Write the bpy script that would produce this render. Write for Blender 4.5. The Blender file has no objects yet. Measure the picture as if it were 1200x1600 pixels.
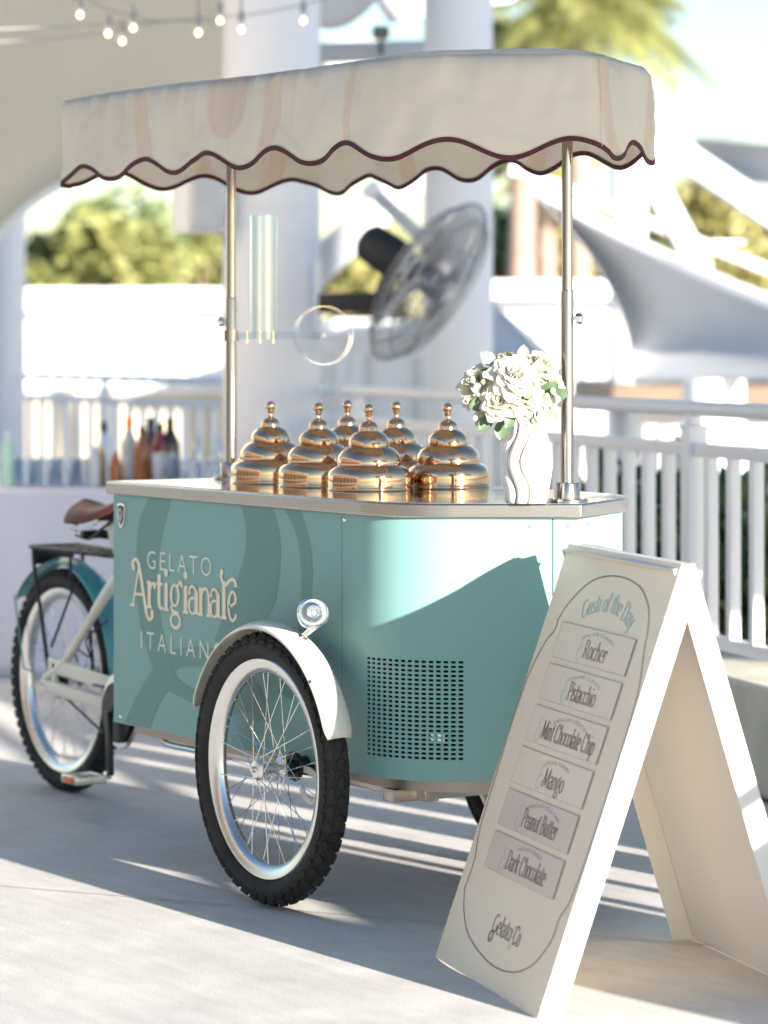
import bpy, bmesh, math, random
from mathutils import Vector, Matrix, noise
random.seed(7)
sc = bpy.context.scene
R = math.radians
PI = math.pi

# ---------------------------------------------------------------- camera, sky, sun, exposure
# world axes: x = forward along the cart, y = across it, z = up; metres; origin on the floor under the front axle
ALPHA = R(57.7101)
FPX, HORIZON = 5032.29, 536.19              # focal length and horizon row for a 1200 x 1600 frame
RIGHT = Vector((math.cos(ALPHA), math.sin(ALPHA), 0))
AHEAD = Vector((-math.sin(ALPHA), math.cos(ALPHA), 0))
CAM = RIGHT * -0.1542 + AHEAD * -7.7981 + Vector((0, 0, 1.3161))
cam_data = bpy.data.cameras.new('camera')
cam = bpy.data.objects.new('camera', cam_data)
sc.collection.objects.link(cam)
sc.camera = cam
cam.location = CAM
cam.rotation_euler = (R(90), 0, ALPHA)
cam_data.sensor_fit = 'AUTO'
cam_data.sensor_width = 36
cam_data.lens = FPX / 1600 * 36
cam_data.shift_y = -(800 - HORIZON) / 1600
cam_data.clip_end = 2000
cam_data.dof.use_dof = True
cam_data.dof.focus_distance = 7.3
cam_data.dof.aperture_fstop = 3.0

SUN_AZ, SUN_EL = R(6.0), R(12.0)
world = bpy.data.worlds.new('World')
sc.world = world
world.use_nodes = True
wn = world.node_tree
for n in list(wn.nodes): wn.nodes.remove(n)
sky = wn.nodes.new('ShaderNodeTexSky')
sky.sky_type = 'NISHITA'
sky.sun_disc = False
sky.sun_elevation = SUN_EL
sky.sun_rotation = R(90) - SUN_AZ
sky.air_density = 1.0
sky.dust_density = 0.4
sky.ozone_density = 2.0
bg = wn.nodes.new('ShaderNodeBackground')
bg.inputs['Strength'].default_value = 0.068
wo = wn.nodes.new('ShaderNodeOutputWorld')
wn.links.new(sky.outputs[0], bg.inputs[0])
wn.links.new(bg.outputs[0], wo.inputs[0])
sun_d = bpy.data.lights.new('sun', 'SUN')
sun_d.energy = 5.0
sun_d.angle = R(0.5)
sun_d.color = (1.0, 0.92, 0.82)
sun = bpy.data.objects.new('sun', sun_d)
sc.collection.objects.link(sun)
to_sun = Vector((math.cos(SUN_AZ) * math.cos(SUN_EL), math.sin(SUN_AZ) * math.cos(SUN_EL), math.sin(SUN_EL)))
sun.rotation_euler = (-to_sun).to_track_quat('-Z', 'Y').to_euler()
sun.location = to_sun * 60
vs = sc.view_settings
vs.view_transform = 'Standard'
vs.look = 'None'
vs.gamma = 1.0
vs.use_curve_mapping = False
vs.exposure = 1.95
sc.cycles.use_denoising = True
sc.cycles.max_bounces = 8
sc.cycles.diffuse_bounces = 4
sc.cycles.glossy_bounces = 4
sc.cycles.transmission_bounces = 4
sc.cycles.transparent_max_bounces = 10
sc.cycles.caustics_reflective = False
sc.cycles.caustics_refractive = False
sc.cycles.sample_clamp_indirect = 6.0

# ---------------------------------------------------------------- helpers
COL = sc.collection
def at(px, py, depth):
    """point that stands `depth` metres ahead of the camera, in the direction of a photo position"""
    p = CAM + AHEAD * depth + RIGHT * ((px - 600) * depth / FPX)
    return Vector((p.x, p.y, CAM.z - (py - HORIZON) * depth / FPX))
def cam_xy(lat, depth, z=0.0):
    p = CAM + AHEAD * depth + RIGHT * lat
    return Vector((p.x, p.y, z))

class MB:
    def __init__(s): s.v = []; s.f = []
    def add(s, vs_, fs_):
        b = len(s.v); s.v += [Vector(p) for p in vs_]; s.f += [[b + i for i in q] for q in fs_]; return s
    def box(s, c, size, rot=None, bev=0.0):
        hx, hy, hz = [a / 2 for a in size]
        if bev <= 0:
            P = [(x, y, z) for z in (-hz, hz) for y in (-hy, hy) for x in (-hx, hx)]
            F = [(0, 2, 3, 1), (4, 5, 7, 6), (0, 1, 5, 4), (2, 6, 7, 3), (0, 4, 6, 2), (1, 3, 7, 5)]
        else:
            bm = bmesh.new()
            bmesh.ops.create_cube(bm, size=1.0)
            for v in bm.verts: v.co = Vector((v.co.x * size[0], v.co.y * size[1], v.co.z * size[2]))
            bmesh.ops.bevel(bm, geom=list(bm.edges), offset=bev, segments=2, affect='EDGES', profile=0.6)
            bm.verts.index_update()
            P = [v.co.copy() for v in bm.verts]; F = [[v.index for v in f.verts] for f in bm.faces]; bm.free()
        P = [Vector(p) for p in P]
        if rot is not None: P = [rot @ p for p in P]
        c = Vector(c)
        return s.add([p + c for p in P], F)
    def bar(s, a, b, w, h, up=(0, 0, 1), bev=0.0):
        a, b = Vector(a), Vector(b); d = b - a; L = d.length; d.normalize()
        side = d.cross(Vector(up)); side.normalize(); u = side.cross(d)
        return s.box((a + b) / 2, (L, w, h), Matrix((d, side, u)).transposed(), bev)
    def tube(s, pts, r, n=10, closed=False, caps=True):
        pts = [Vector(p) for p in pts]; m = len(pts)
        rs = r if isinstance(r, (list, tuple)) else [r] * m
        tan = []
        for i in range(m):
            if closed: t = pts[(i + 1) % m] - pts[i - 1]
            else: t = pts[min(i + 1, m - 1)] - pts[max(i - 1, 0)]
            if t.length < 1e-9: t = Vector((0, 0, 1))
            tan.append(t.normalized())
        t0 = tan[0]; ref = Vector((0, 0, 1)) if abs(t0.z) < 0.9 else Vector((1, 0, 0))
        nrm = t0.cross(ref).normalized(); V_ = []
        for i in range(m):
            t = tan[i]; nrm = nrm - t * nrm.dot(t)
            if nrm.length < 1e-6: nrm = t.orthogonal()
            nrm.normalize(); b = t.cross(nrm)
            for k in range(n):
                a = 2 * PI * k / n
                V_.append(pts[i] + (nrm * math.cos(a) + b * math.sin(a)) * rs[i])
        F = []
        for i in range(m if closed else m - 1):
            j = (i + 1) % m
            for k in range(n):
                k2 = (k + 1) % n
                F.append((i * n + k, i * n + k2, j * n + k2, j * n + k))
        if caps and not closed:
            F.append(list(range(n))[::-1]); F.append([(m - 1) * n + k for k in range(n)])
        return s.add(V_, F)
    def lathe(s, prof, n=32, o=(0, 0, 0), axis=(0, 0, 1), a0=0.0, a1=2 * PI):
        axis = Vector(axis).normalized(); o = Vector(o)
        ex = axis.orthogonal().normalized() if abs(axis.z) < 0.99 else Vector((1, 0, 0))
        if abs(axis.y) > 0.99: ex = Vector((1, 0, 0))
        ey = axis.cross(ex)
        full = abs(a1 - a0 - 2 * PI) < 1e-6
        m = n if full else n + 1; V_ = []
        for k in range(m):
            a = a0 + (a1 - a0) * k / n
            dd = ex * math.cos(a) + ey * math.sin(a)
            for (r, z) in prof: V_.append(o + dd * r + axis * z)
        q = len(prof); F = []
        for k in range(n):
            k2 = (k + 1) % m
            for i in range(q - 1):
                F.append((k * q + i, k2 * q + i, k2 * q + i + 1, k * q + i + 1))
        return s.add(V_, F)
    def grid(s, fn, nu, nv, closed_u=False):
        V_ = []
        for i in range(nu + (0 if closed_u else 1)):
            for j in range(nv + 1): V_.append(fn(i / nu, j / nv))
        m = nu if closed_u else nu + 1; F = []
        for i in range(nu):
            i2 = (i + 1) % m
            for j in range(nv):
                F.append((i * (nv + 1) + j, i2 * (nv + 1) + j, i2 * (nv + 1) + j + 1, i * (nv + 1) + j + 1))
        return s.add(V_, F)
    def ball(s, c, r, nu=16, nv=10, sc_=(1, 1, 1)):
        prof = [(max(1e-5, r * math.sin(PI * i / nv)), -r * math.cos(PI * i / nv)) for i in range(nv + 1)]
        b = len(s.v); s.lathe(prof, nu); c = Vector(c)
        for i in range(b, len(s.v)):
            p = s.v[i]; s.v[i] = Vector((p.x * sc_[0], p.y * sc_[1], p.z * sc_[2])) + c
        return s
    def prism(s, poly, z0, z1):
        n = len(poly)
        V_ = [(x, y, z0) for x, y in poly] + [(x, y, z1) for x, y in poly]
        F = [list(range(n))[::-1], list(range(n, 2 * n))] + [(i, (i + 1) % n, n + (i + 1) % n, n + i) for i in range(n)]
        return s.add(V_, F)
    def mesh(s, name, m, sharp=35, merge=0.0):
        me = bpy.data.meshes.new(name)
        me.from_pydata([tuple(p) for p in s.v], [], s.f)
        if merge > 0:
            bm = bmesh.new(); bm.from_mesh(me); bmesh.ops.remove_doubles(bm, verts=bm.verts, dist=merge); bm.to_mesh(me); bm.free()
        bm = bmesh.new(); bm.from_mesh(me); bmesh.ops.recalc_face_normals(bm, faces=bm.faces); bm.to_mesh(me); bm.free()
        if m is not None: me.materials.append(m)
        if sharp is None: me.shade_flat()
        else:
            me.shade_smooth(); me.set_sharp_from_angle(angle=R(sharp))
        me.update()
        return me
    def build(s, name, m, parent=None, sharp=35, merge=0.0, label=None):
        o = bpy.data.objects.new(name, s.mesh(name, m, sharp, merge)); COL.objects.link(o)
        attach(o, parent)
        if label: o['label'] = label
        return o

def attach(o, parent):
    if parent is None: return
    o.parent = parent
    if parent.type == 'EMPTY': o.matrix_parent_inverse = Matrix.Translation(-parent.location)
def thing(name, label, cat, loc=(0, 0, 0), group=None):
    o = bpy.data.objects.new(name, None); COL.objects.link(o); o.location = loc
    o.empty_display_size = 0.1
    return tag(o, label, cat, group)
def tag(o, label, cat, group=None):
    o['label'] = label; o['category'] = cat
    if group: o['group'] = group
    return o
def structure(o): o['kind'] = 'structure'; return o
def stuff(o): o['kind'] = 'stuff'; return o
def solid(o, th, off=0.0):
    m = o.modifiers.new('thickness', 'SOLIDIFY'); m.thickness = th; m.offset = off; return o
def copy_tree(root, loc, label=None, group=None):
    """copy of a thing built about the origin, its parts and their sub-parts"""
    r = root.copy(); COL.objects.link(r); r.location = loc
    if label: r['label'] = label
    if group: r['group'] = group
    for ch in list(root.children):
        c = ch.copy(); COL.objects.link(c); c.parent = r; c.matrix_parent_inverse = Matrix()
        for g in ch.children:
            e = g.copy(); COL.objects.link(e); e.parent = c
    return r
def catmull(pts, k=6, closed=False):
    P = [Vector(p) for p in pts]; n = len(P); out = []
    rng = n if closed else n - 1
    for i in range(rng):
        if closed: a, b, c, d = P[i - 1], P[i], P[(i + 1) % n], P[(i + 2) % n]
        else: a, b, c, d = P[max(i - 1, 0)], P[i], P[i + 1], P[min(i + 2, n - 1)]
        for j in range(k):
            t = j / k
            out.append(0.5 * ((2 * b) + (c - a) * t + (2 * a - 5 * b + 4 * c - d) * t * t + (3 * b - a - 3 * c + d) * t ** 3))
    if not closed: out.append(P[-1])
    return out

# ---------------------------------------------------------------- materials
def mat(name, col, rough=0.5, metal=0.0, var=0.05, vscale=6.0, bump=0.0, bscale=80.0, coat=0.0, trans=0.0, ior=1.45,
        rvar=0.0, emit=None, estr=0.0, translucent=0.0, stretch=None, spec=0.5, dirt=0.0):
    m = bpy.data.materials.new(name); m.use_nodes = True
    nt = m.node_tree; b = nt.nodes['Principled BSDF']; out = nt.nodes['Material Output']
    L = nt.links.new
    b.inputs['Roughness'].default_value = rough
    b.inputs['Metallic'].default_value = metal
    b.inputs['IOR'].default_value = ior
    b.inputs['Specular IOR Level'].default_value = spec
    b.inputs['Coat Weight'].default_value = coat
    b.inputs['Coat Roughness'].default_value = 0.08
    b.inputs['Transmission Weight'].default_value = trans
    b.inputs['Base Color'].default_value = (*col, 1)
    tc = nt.nodes.new('ShaderNodeTexCoord'); src = tc.outputs['Object']
    if stretch:
        mp = nt.nodes.new('ShaderNodeMapping'); mp.inputs['Scale'].default_value = stretch
        L(src, mp.inputs[0]); src = mp.outputs[0]
    colsock = None
    if var > 0:
        n1 = nt.nodes.new('ShaderNodeTexNoise'); n1.inputs['Scale'].default_value = vscale; n1.inputs['Detail'].default_value = 6
        L(src, n1.inputs['Vector'])
        mr = nt.nodes.new('ShaderNodeMapRange'); mr.inputs[1].default_value = 0.25; mr.inputs[2].default_value = 0.75
        mr.inputs[3].default_value = 1 - var; mr.inputs[4].default_value = 1 + var
        L(n1.outputs['Fac'], mr.inputs[0])
        hsv = nt.nodes.new('ShaderNodeHueSaturation'); hsv.inputs['Color'].default_value = (*col, 1)
        L(mr.outputs[0], hsv.inputs['Value']); L(hsv.outputs[0], b.inputs['Base Color']); colsock = hsv.outputs[0]
        if rvar > 0:
            mr2 = nt.nodes.new('ShaderNodeMapRange'); mr2.inputs[1].default_value = 0.3; mr2.inputs[2].default_value = 0.7
            mr2.inputs[3].default_value = max(0.02, rough - rvar); mr2.inputs[4].default_value = rough + rvar
            L(n1.outputs['Fac'], mr2.inputs[0]); L(mr2.outputs[0], b.inputs['Roughness'])
    if bump > 0:
        n2 = nt.nodes.new('ShaderNodeTexNoise'); n2.inputs['Scale'].default_value = bscale; n2.inputs['Detail'].default_value = 5
        L(src, n2.inputs['Vector'])
        bp = nt.nodes.new('ShaderNodeBump'); bp.inputs['Strength'].default_value = bump; bp.inputs['Distance'].default_value = 0.01
        L(n2.outputs['Fac'], bp.inputs['Height']); L(bp.outputs[0], b.inputs['Normal'])
    if emit:
        b.inputs['Emission Color'].default_value = (*emit, 1); b.inputs['Emission Strength'].default_value = estr
    if translucent > 0:
        tr = nt.nodes.new('ShaderNodeBsdfTranslucent'); tr.inputs[0].default_value = (*col, 1)
        if colsock: L(colsock, tr.inputs[0])
        mx = nt.nodes.new('ShaderNodeMixShader'); mx.inputs[0].default_value = translucent
        L(b.outputs[0], mx.inputs[1]); L(tr.outputs[0], mx.inputs[2]); L(mx.outputs[0], out.inputs[0])
    return m

def ring_mask(nt, src, rings, feather=0.004):
    """1 inside printed rings; each ring: (axis a, axis b, centre a, centre b, radius a, radius b, half width in unit radius)"""
    L = nt.links.new; total = None
    sep = nt.nodes.new('ShaderNodeSeparateXYZ'); L(src, sep.inputs[0])
    def mth(op, a, b=None):
        n = nt.nodes.new('ShaderNodeMath'); n.operation = op
        for i, q in enumerate((a, b)):
            if q is None: continue
            if isinstance(q, (int, float)): n.inputs[i].default_value = q
            else: L(q, n.inputs[i])
        return n.outputs[0]
    for (ia, ib, ca, cb, ra, rb, inner) in rings:
        u = mth('DIVIDE', mth('SUBTRACT', sep.outputs[ia], ca), ra)
        v = mth('DIVIDE', mth('SUBTRACT', sep.outputs[ib], cb), rb)
        dd = mth('SQRT', mth('ADD', mth('MULTIPLY', u, u), mth('MULTIPLY', v, v)))
        o_ = mth('LESS_THAN', dd, 1.0)
        i_ = mth('GREATER_THAN', dd, inner) if inner > 0 else 1.0
        k = mth('MULTIPLY', o_, i_)
        total = k if total is None else mth('MAXIMUM', total, k)
    return total

M = {}
M['steel'] = mat('brushed_steel', (0.46, 0.43, 0.40), 0.27, 1.0, var=0.012, vscale=2.5, rvar=0.03)
M['steel_top'] = mat('polished_steel', (0.70, 0.69, 0.67), 0.09, 1.0, var=0.06, rvar=0.05, vscale=9)
M['post_steel'] = mat('satin_tube', (0.42, 0.38, 0.35), 0.20, 1.0, var=0.01, rvar=0.03)
M['alu'] = mat('rim_alloy', (0.74, 0.73, 0.71), 0.26, 1.0, var=0.05, rvar=0.08)
M['chrome'] = mat('chrome', (0.86, 0.86, 0.87), 0.05, 1.0, var=0.0)
M['copper'] = mat('rose_gold', (0.70, 0.47, 0.31), 0.05, 1.0, var=0.05, vscale=14, rvar=0.03)
M['rubber'] = mat('tyre_rubber', (0.024, 0.023, 0.022), 0.75, 0, var=0.4, vscale=14, bump=0.25, bscale=250)
M['black'] = mat('black_paint', (0.012, 0.013, 0.016), 0.38, 0, var=0.1)
M['black_plastic'] = mat('black_plastic', (0.02, 0.021, 0.024), 0.5, 0, var=0.1)
M['cream'] = mat('cream_paint', (0.74, 0.70, 0.60), 0.30, 0, var=0.03, coat=0.4)
M['teal'] = mat('teal_paint', (0.19, 0.365, 0.35), 0.46, 0, var=0.04, vscale=4, bump=0.010, bscale=12, rvar=0.10)
M['teal_print'] = mat('teal_print', (0.122, 0.265, 0.245), 0.44, 0, var=0.04, vscale=4)
M['teal_gloss'] = mat('teal_gloss', (0.09, 0.33, 0.37), 0.25, 0, var=0.03, coat=0.6)
M['letter_cream'] = mat('lettering_cream', (0.82, 0.72, 0.54), 0.45, 0, var=0.03)
M['letter_white'] = mat('lettering_white', (0.80, 0.79, 0.74), 0.45, 0, var=0.03)
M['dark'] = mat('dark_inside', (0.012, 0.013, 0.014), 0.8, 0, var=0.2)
M['leather'] = mat('brown_leather', (0.055, 0.014, 0.010), 0.45, 0, var=0.15, vscale=25, bump=0.1, bscale=200)
M['trim'] = mat('maroon_braid', (0.085, 0.022, 0.026), 0.8, 0, var=0.15, vscale=60, bump=0.2, bscale=400)
M['white_paint'] = mat('white_paint', (0.84, 0.85, 0.88), 0.42, 0, var=0.03, vscale=2)
M['column'] = mat('column_render', (0.86, 0.86, 0.90), 0.6, 0, var=0.025, vscale=1.5, bump=0.05, bscale=120)
M['strut_paint'] = mat('strut_paint', (0.50, 0.53, 0.57), 0.5, 0, var=0.06, vscale=2)
M['sail'] = mat('sail_membrane', (0.68, 0.69, 0.71), 0.6, 0, var=0.03, vscale=0.8, translucent=0.18)
M['tent'] = mat('tent_membrane', (0.94, 0.86, 0.73), 0.65, 0, var=0.03, vscale=0.5, translucent=0.45)
M['sign'] = mat('sign_board', (0.86, 0.70, 0.535), 0.36, 0, var=0.02, vscale=2.0, spec=0.3, rvar=0.06)
M['sign_edge'] = mat('sign_edge', (0.80, 0.78, 0.74), 0.5, 0, var=0.02)
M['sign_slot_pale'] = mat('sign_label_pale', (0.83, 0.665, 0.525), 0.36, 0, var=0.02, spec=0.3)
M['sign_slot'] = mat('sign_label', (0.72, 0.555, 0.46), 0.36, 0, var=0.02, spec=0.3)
M['rear_board'] = mat('rear_board_paint', (0.62, 0.64, 0.66), 0.45, 0, var=0.03, vscale=3)
M['ink_brown'] = mat('ink_brown', (0.23, 0.13, 0.115), 0.5, 0, var=0.1)
M['ink_teal'] = mat('ink_teal', (0.44, 0.59, 0.56), 0.5, 0, var=0.05)
M['ink_grey'] = mat('ink_grey', (0.40, 0.33, 0.29), 0.5, 0, var=0.05)
M['orange'] = mat('orange_reflector', (0.85, 0.20, 0.03), 0.25, 0, var=0.1)
def glassy(name, col, rough=0.02, mix=0.85, slope=0.35):
    """thin clear wall: mostly see-through, with real surface reflections"""
    m = bpy.data.materials.new(name); m.use_nodes = True
    nt = m.node_tree; nt.nodes.remove(nt.nodes['Principled BSDF']); out = nt.nodes['Material Output']
    tr = nt.nodes.new('ShaderNodeBsdfTransparent'); tr.inputs[0].default_value = (*col, 1)
    gl = nt.nodes.new('ShaderNodeBsdfGlossy'); gl.inputs['Roughness'].default_value = rough; gl.inputs[0].default_value = (0.88, 0.94, 1.0, 1)
    fr = nt.nodes.new('ShaderNodeLayerWeight'); fr.inputs[0].default_value = 0.25
    mp = nt.nodes.new('ShaderNodeMath'); mp.operation = 'MULTIPLY_ADD'; mp.inputs[1].default_value = slope; mp.inputs[2].default_value = 1 - mix
    mp.use_clamp = True
    mx = nt.nodes.new('ShaderNodeMixShader')
    nt.links.new(fr.outputs['Facing'], mp.inputs[0]); nt.links.new(mp.outputs[0], mx.inputs[0])
    nt.links.new(tr.outputs[0], mx.inputs[1]); nt.links.new(gl.outputs[0], mx.inputs[2]); nt.links.new(mx.outputs[0], out.inputs[0])
    return m
M['glass'] = glassy('clear_glass', (0.88, 0.92, 0.97), 0.05, 0.86, 0.5)
M['acrylic'] = glassy('clear_acrylic', (0.90, 0.94, 0.97), 0.06, 0.93, 0.45)
M['acrylic_edge'] = glassy('acrylic_edge', (0.90, 0.94, 0.97), 0.06, 0.95, 0.30)

# ---------------------------------------------------------------- lettering
def _a(cx, cy, rx, ry, a0, a1, n=14):
    return [(cx + rx * math.cos(R(a0 + (a1 - a0) * i / n)), cy + ry * math.sin(R(a0 + (a1 - a0) * i / n))) for i in range(n + 1)]
def _s(x, y, w=0.13): return [(x - w, y), (x + w, y)]
# roman letters as pen strokes: x-height 1, capitals 1.5; (advance, strokes)
GL = {
 'a': (0.86, [_a(.38, .72, .27, .28, 165, 20) + [(.64, .7), (.64, .12), (.74, 0), (.84, .04)], [(.64, .58)] + _a(.36, .27, .27, .29, 95, 320)]),
 'c': (0.80, [_a(.45, .5, .36, .5, 42, 318, 20)]),
 'e': (0.84, [[(.1, .52), (.74, .52)] + _a(.42, .5, .33, .5, 4, 312, 22)]),
 'f': (0.60, [_a(.5, 1.3, .24, .25, 40, 180) + [(.26, 1.2), (.26, 0)], [(.04, 1.0), (.54, 1.0)], _s(.26, 0)]),
 'g': (0.86, [_a(.38, .62, .28, .38, 0, 360, 20), _a(.62, .98, .2, .2, 190, 60, 6), [(.3, .27), (.18, .14), (.3, .04)] + [(.55, 0)] + _a(.4, -.27, .33, .26, 50, -250, 18)]),
 'h': (0.94, [[(.2, 1.55), (.2, 0)], [(.2, .7)] + _a(.48, .68, .26, .31, 150, 0, 9) + [(.74, 0)], _s(.2, 0), _s(.74, 0), [(.05, 1.53), (.2, 1.53)]]),
 'i': (0.46, [[(.23, 1.0), (.23, 0)], _s(.23, 0), [(.08, .98), (.23, .98)], [(.23, 1.34), (.24, 1.44)]]),
 'k': (0.86, [[(.2, 1.55), (.2, 0)], [(.72, 1.0), (.22, .48)], [(.36, .62), (.78, 0)], _s(.2, 0), _s(.74, 0, .11), _s(.7, 1.0, .1)]),
 'l': (0.44, [[(.22, 1.55), (.22, 0)], _s(.22, 0), [(.07, 1.53), (.22, 1.53)]]),
 'n': (0.94, [[(.2, 1.0), (.2, 0)], [(.2, .7)] + _a(.48, .68, .26, .31, 150, 0, 9) + [(.74, 0)], _s(.2, 0), _s(.74, 0), [(.05, .98), (.2, .98)]]),
 'm': (1.40, [[(.2, 1.0), (.2, 0)], [(.2, .7)] + _a(.46, .68, .24, .31, 150, 0, 9) + [(.70, 0)], [(.7, .7)] + _a(.96, .68, .24, .31, 150, 0, 9) + [(1.2, 0)]]),
 'o': (0.90, [_a(.45, .5, .36, .5, 0, 360, 24)]),
 'p': (0.92, [[(.2, 1.0), (.2, -.5)], _a(.47, .5, .31, .49, 130, -135, 18), _s(.2, -.5), [(.05, .98), (.2, .98)]]),
 'r': (0.66, [[(.2, 1.0), (.2, 0)], [(.2, .62)] + _a(.44, .74, .22, .24, 165, 40, 8), [(.56, .86), (.6, .78)], _s(.2, 0), [(.05, .98), (.2, .98)]]),
 's': (0.70, [_a(.36, .74, .24, .25, 35, 255, 12) + _a(.36, .26, .26, .25, 80, -155, 12)]),
 't': (0.58, [[(.26, 1.35), (.26, .22)] + _a(.44, .2, .18, .2, 185, 320, 7), [(.04, 1.0), (.52, 1.0)]]),
 'u': (0.94, [[(.2, 1.0), (.2, .32)] + _a(.46, .32, .26, .31, 180, 330, 9), [(.74, 1.0), (.74, 0)], [(.05, .98), (.2, .98)], [(.6, .98), (.74, .98)], [(.74, .02), (.88, .02)]]),
 'y': (0.86, [[(.12, 1.0), (.44, .05)], [(.76, 1.0), (.36, -.35), (.14, -.45)], _s(.12, 1.0, .1), _s(.74, 1.0, .1)]),
 'A': (1.20, [[(.1, 0), (.56, 1.5)], [(.56, 1.5), (1.06, 0)], [(.28, .5), (.88, .5)], _s(.1, 0), _s(1.06, 0)]),
 'B': (1.10, [[(.24, 1.5), (.24, 0)], [(.08, 1.5), (.5, 1.5)] + _a(.5, 1.14, .36, .36, 90, -90, 12) + [(.24, .78)], [(.5, .78)] + _a(.52, .39, .42, .39, 90, -90, 12) + [(.08, 0)]]),
 'C': (1.16, [_a(.6, .75, .48, .76, 40, 320, 26), [(.96, 1.36), (.97, 1.1)]]),
 'D': (1.22, [[(.24, 1.5), (.24, 0)], [(.08, 1.5), (.5, 1.5)] + _a(.5, .75, .58, .75, 90, -90, 18) + [(.08, 0)]]),
 'G': (1.20, [_a(.6, .75, .48, .76, 45, 345, 26), [(1.06, .62), (1.06, .12)], [(.78, .64), (1.14, .64)]]),
 'M': (1.50, [[(.2, 0), (.26, 1.5)], [(.26, 1.5), (.74, .1)], [(.74, .1), (1.22, 1.5)], [(1.22, 1.5), (1.3, 0)], _s(.2, 0), _s(1.3, 0)]),
 'P': (1.04, [[(.24, 1.5), (.24, 0)], [(.08, 1.5), (.5, 1.5)] + _a(.52, 1.1, .4, .4, 90, -90, 12) + [(.24, .7)], _s(.24, 0)]),
 'R': (1.14, [[(.24, 1.5), (.24, 0)], [(.08, 1.5), (.5, 1.5)] + _a(.52, 1.12, .38, .38, 90, -90, 12) + [(.24, .74)], [(.5, .74), (.98, 0)], _s(.24, 0), _s(1.0, 0, .1)]),
 '&': (0.95, [_a(.46, 1.26, .24, .26, 20, 270, 14), _a(.46, .42, .38, .46, 95, 380, 22), _a(.5, .95, .2, .2, 270, 330, 5)]),
 ' ': (0.42, []),
}
def pen(mb, fr, strokes, ox, oy, sx, sy, thick, thin, base, slot):
    """broad-nib strokes laid on a surface frame; every stroke lies a hair above the one before it"""
    for st in strokes:
        P = [Vector((ox + x * sx, oy + y * sy)) for x, y in st]
        n = len(P); V_ = []
        for i in range(n):
            t = (P[min(i + 1, n - 1)] - P[max(i - 1, 0)])
            if t.length < 1e-9: t = Vector((1, 0))
            t.normalize()
            w = thin + (thick - thin) * abs(t.y) ** 1.3
            nn = Vector((-t.y, t.x)) * w / 2
            V_ += [P[i] + nn, P[i] - nn]
        slot[0] += 1
        hgt = base + 0.00003 * (slot[0] % 12)
        mb.add([fr(q.x, q.y, hgt) for q in V_], [(2 * i, 2 * i + 1, 2 * i + 3, 2 * i + 2) for i in range(n - 1)])
def roman(mb, fr, text, cu, cv, width, xh, thick, thin, base=0.0006, bend=None, slot=None):
    """text centred on (cu, cv), `width` wide, x-height xh"""
    slot = slot or [0]
    tot = sum(GL[c][0] for c in text); sx = width / tot
    fr2 = fr
    if bend:
        def fr2(u, v, hh):
            a = (u - cu) / bend
            return fr(cu + (bend + v - cv) * math.sin(a), cv - bend + (bend + v - cv) * math.cos(a), hh)
    x = cu - width / 2
    for c in text:
        pen(mb, fr2, GL[c][1], x, cv, sx, xh, thick, thin, base, slot); x += GL[c][0] * sx
    return mb
def sans(mb, fr, text, cu, cv, width, cap, base=0.0006, spacing=1.25, bend=None, bold=0.0):
    cu_ = bpy.data.curves.new('letters', 'FONT'); cu_.body = text; cu_.size = 1.0; cu_.space_character = spacing
    cu_.resolution_u = 4; cu_.offset = bold
    ob = bpy.data.objects.new('letters', cu_); COL.objects.link(ob)
    dg = bpy.context.evaluated_depsgraph_get(); dg.update()
    me = bpy.data.meshes.new_from_object(ob.evaluated_get(dg))
    xs = [v.co.x for v in me.vertices]; ys = [v.co.y for v in me.vertices]
    x0, x1, y0, y1 = min(xs), max(xs), min(ys), max(ys)
    V_ = []
    for v in me.vertices:
        u = cu - width / 2 + (v.co.x - x0) / (x1 - x0) * width; w = cv + (v.co.y - y0) / (y1 - y0) * cap
        if bend:
            a = (u - cu) / bend; rr = bend + w - cv
            u, w = cu + rr * math.sin(a), cv - bend + rr * math.cos(a)
        V_.append(fr(u, w, base))
    mb.add(V_, [list(p.vertices) for p in me.polygons])
    bpy.data.objects.remove(ob); bpy.data.curves.remove(cu_); bpy.data.meshes.remove(me)
    return mb
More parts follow.
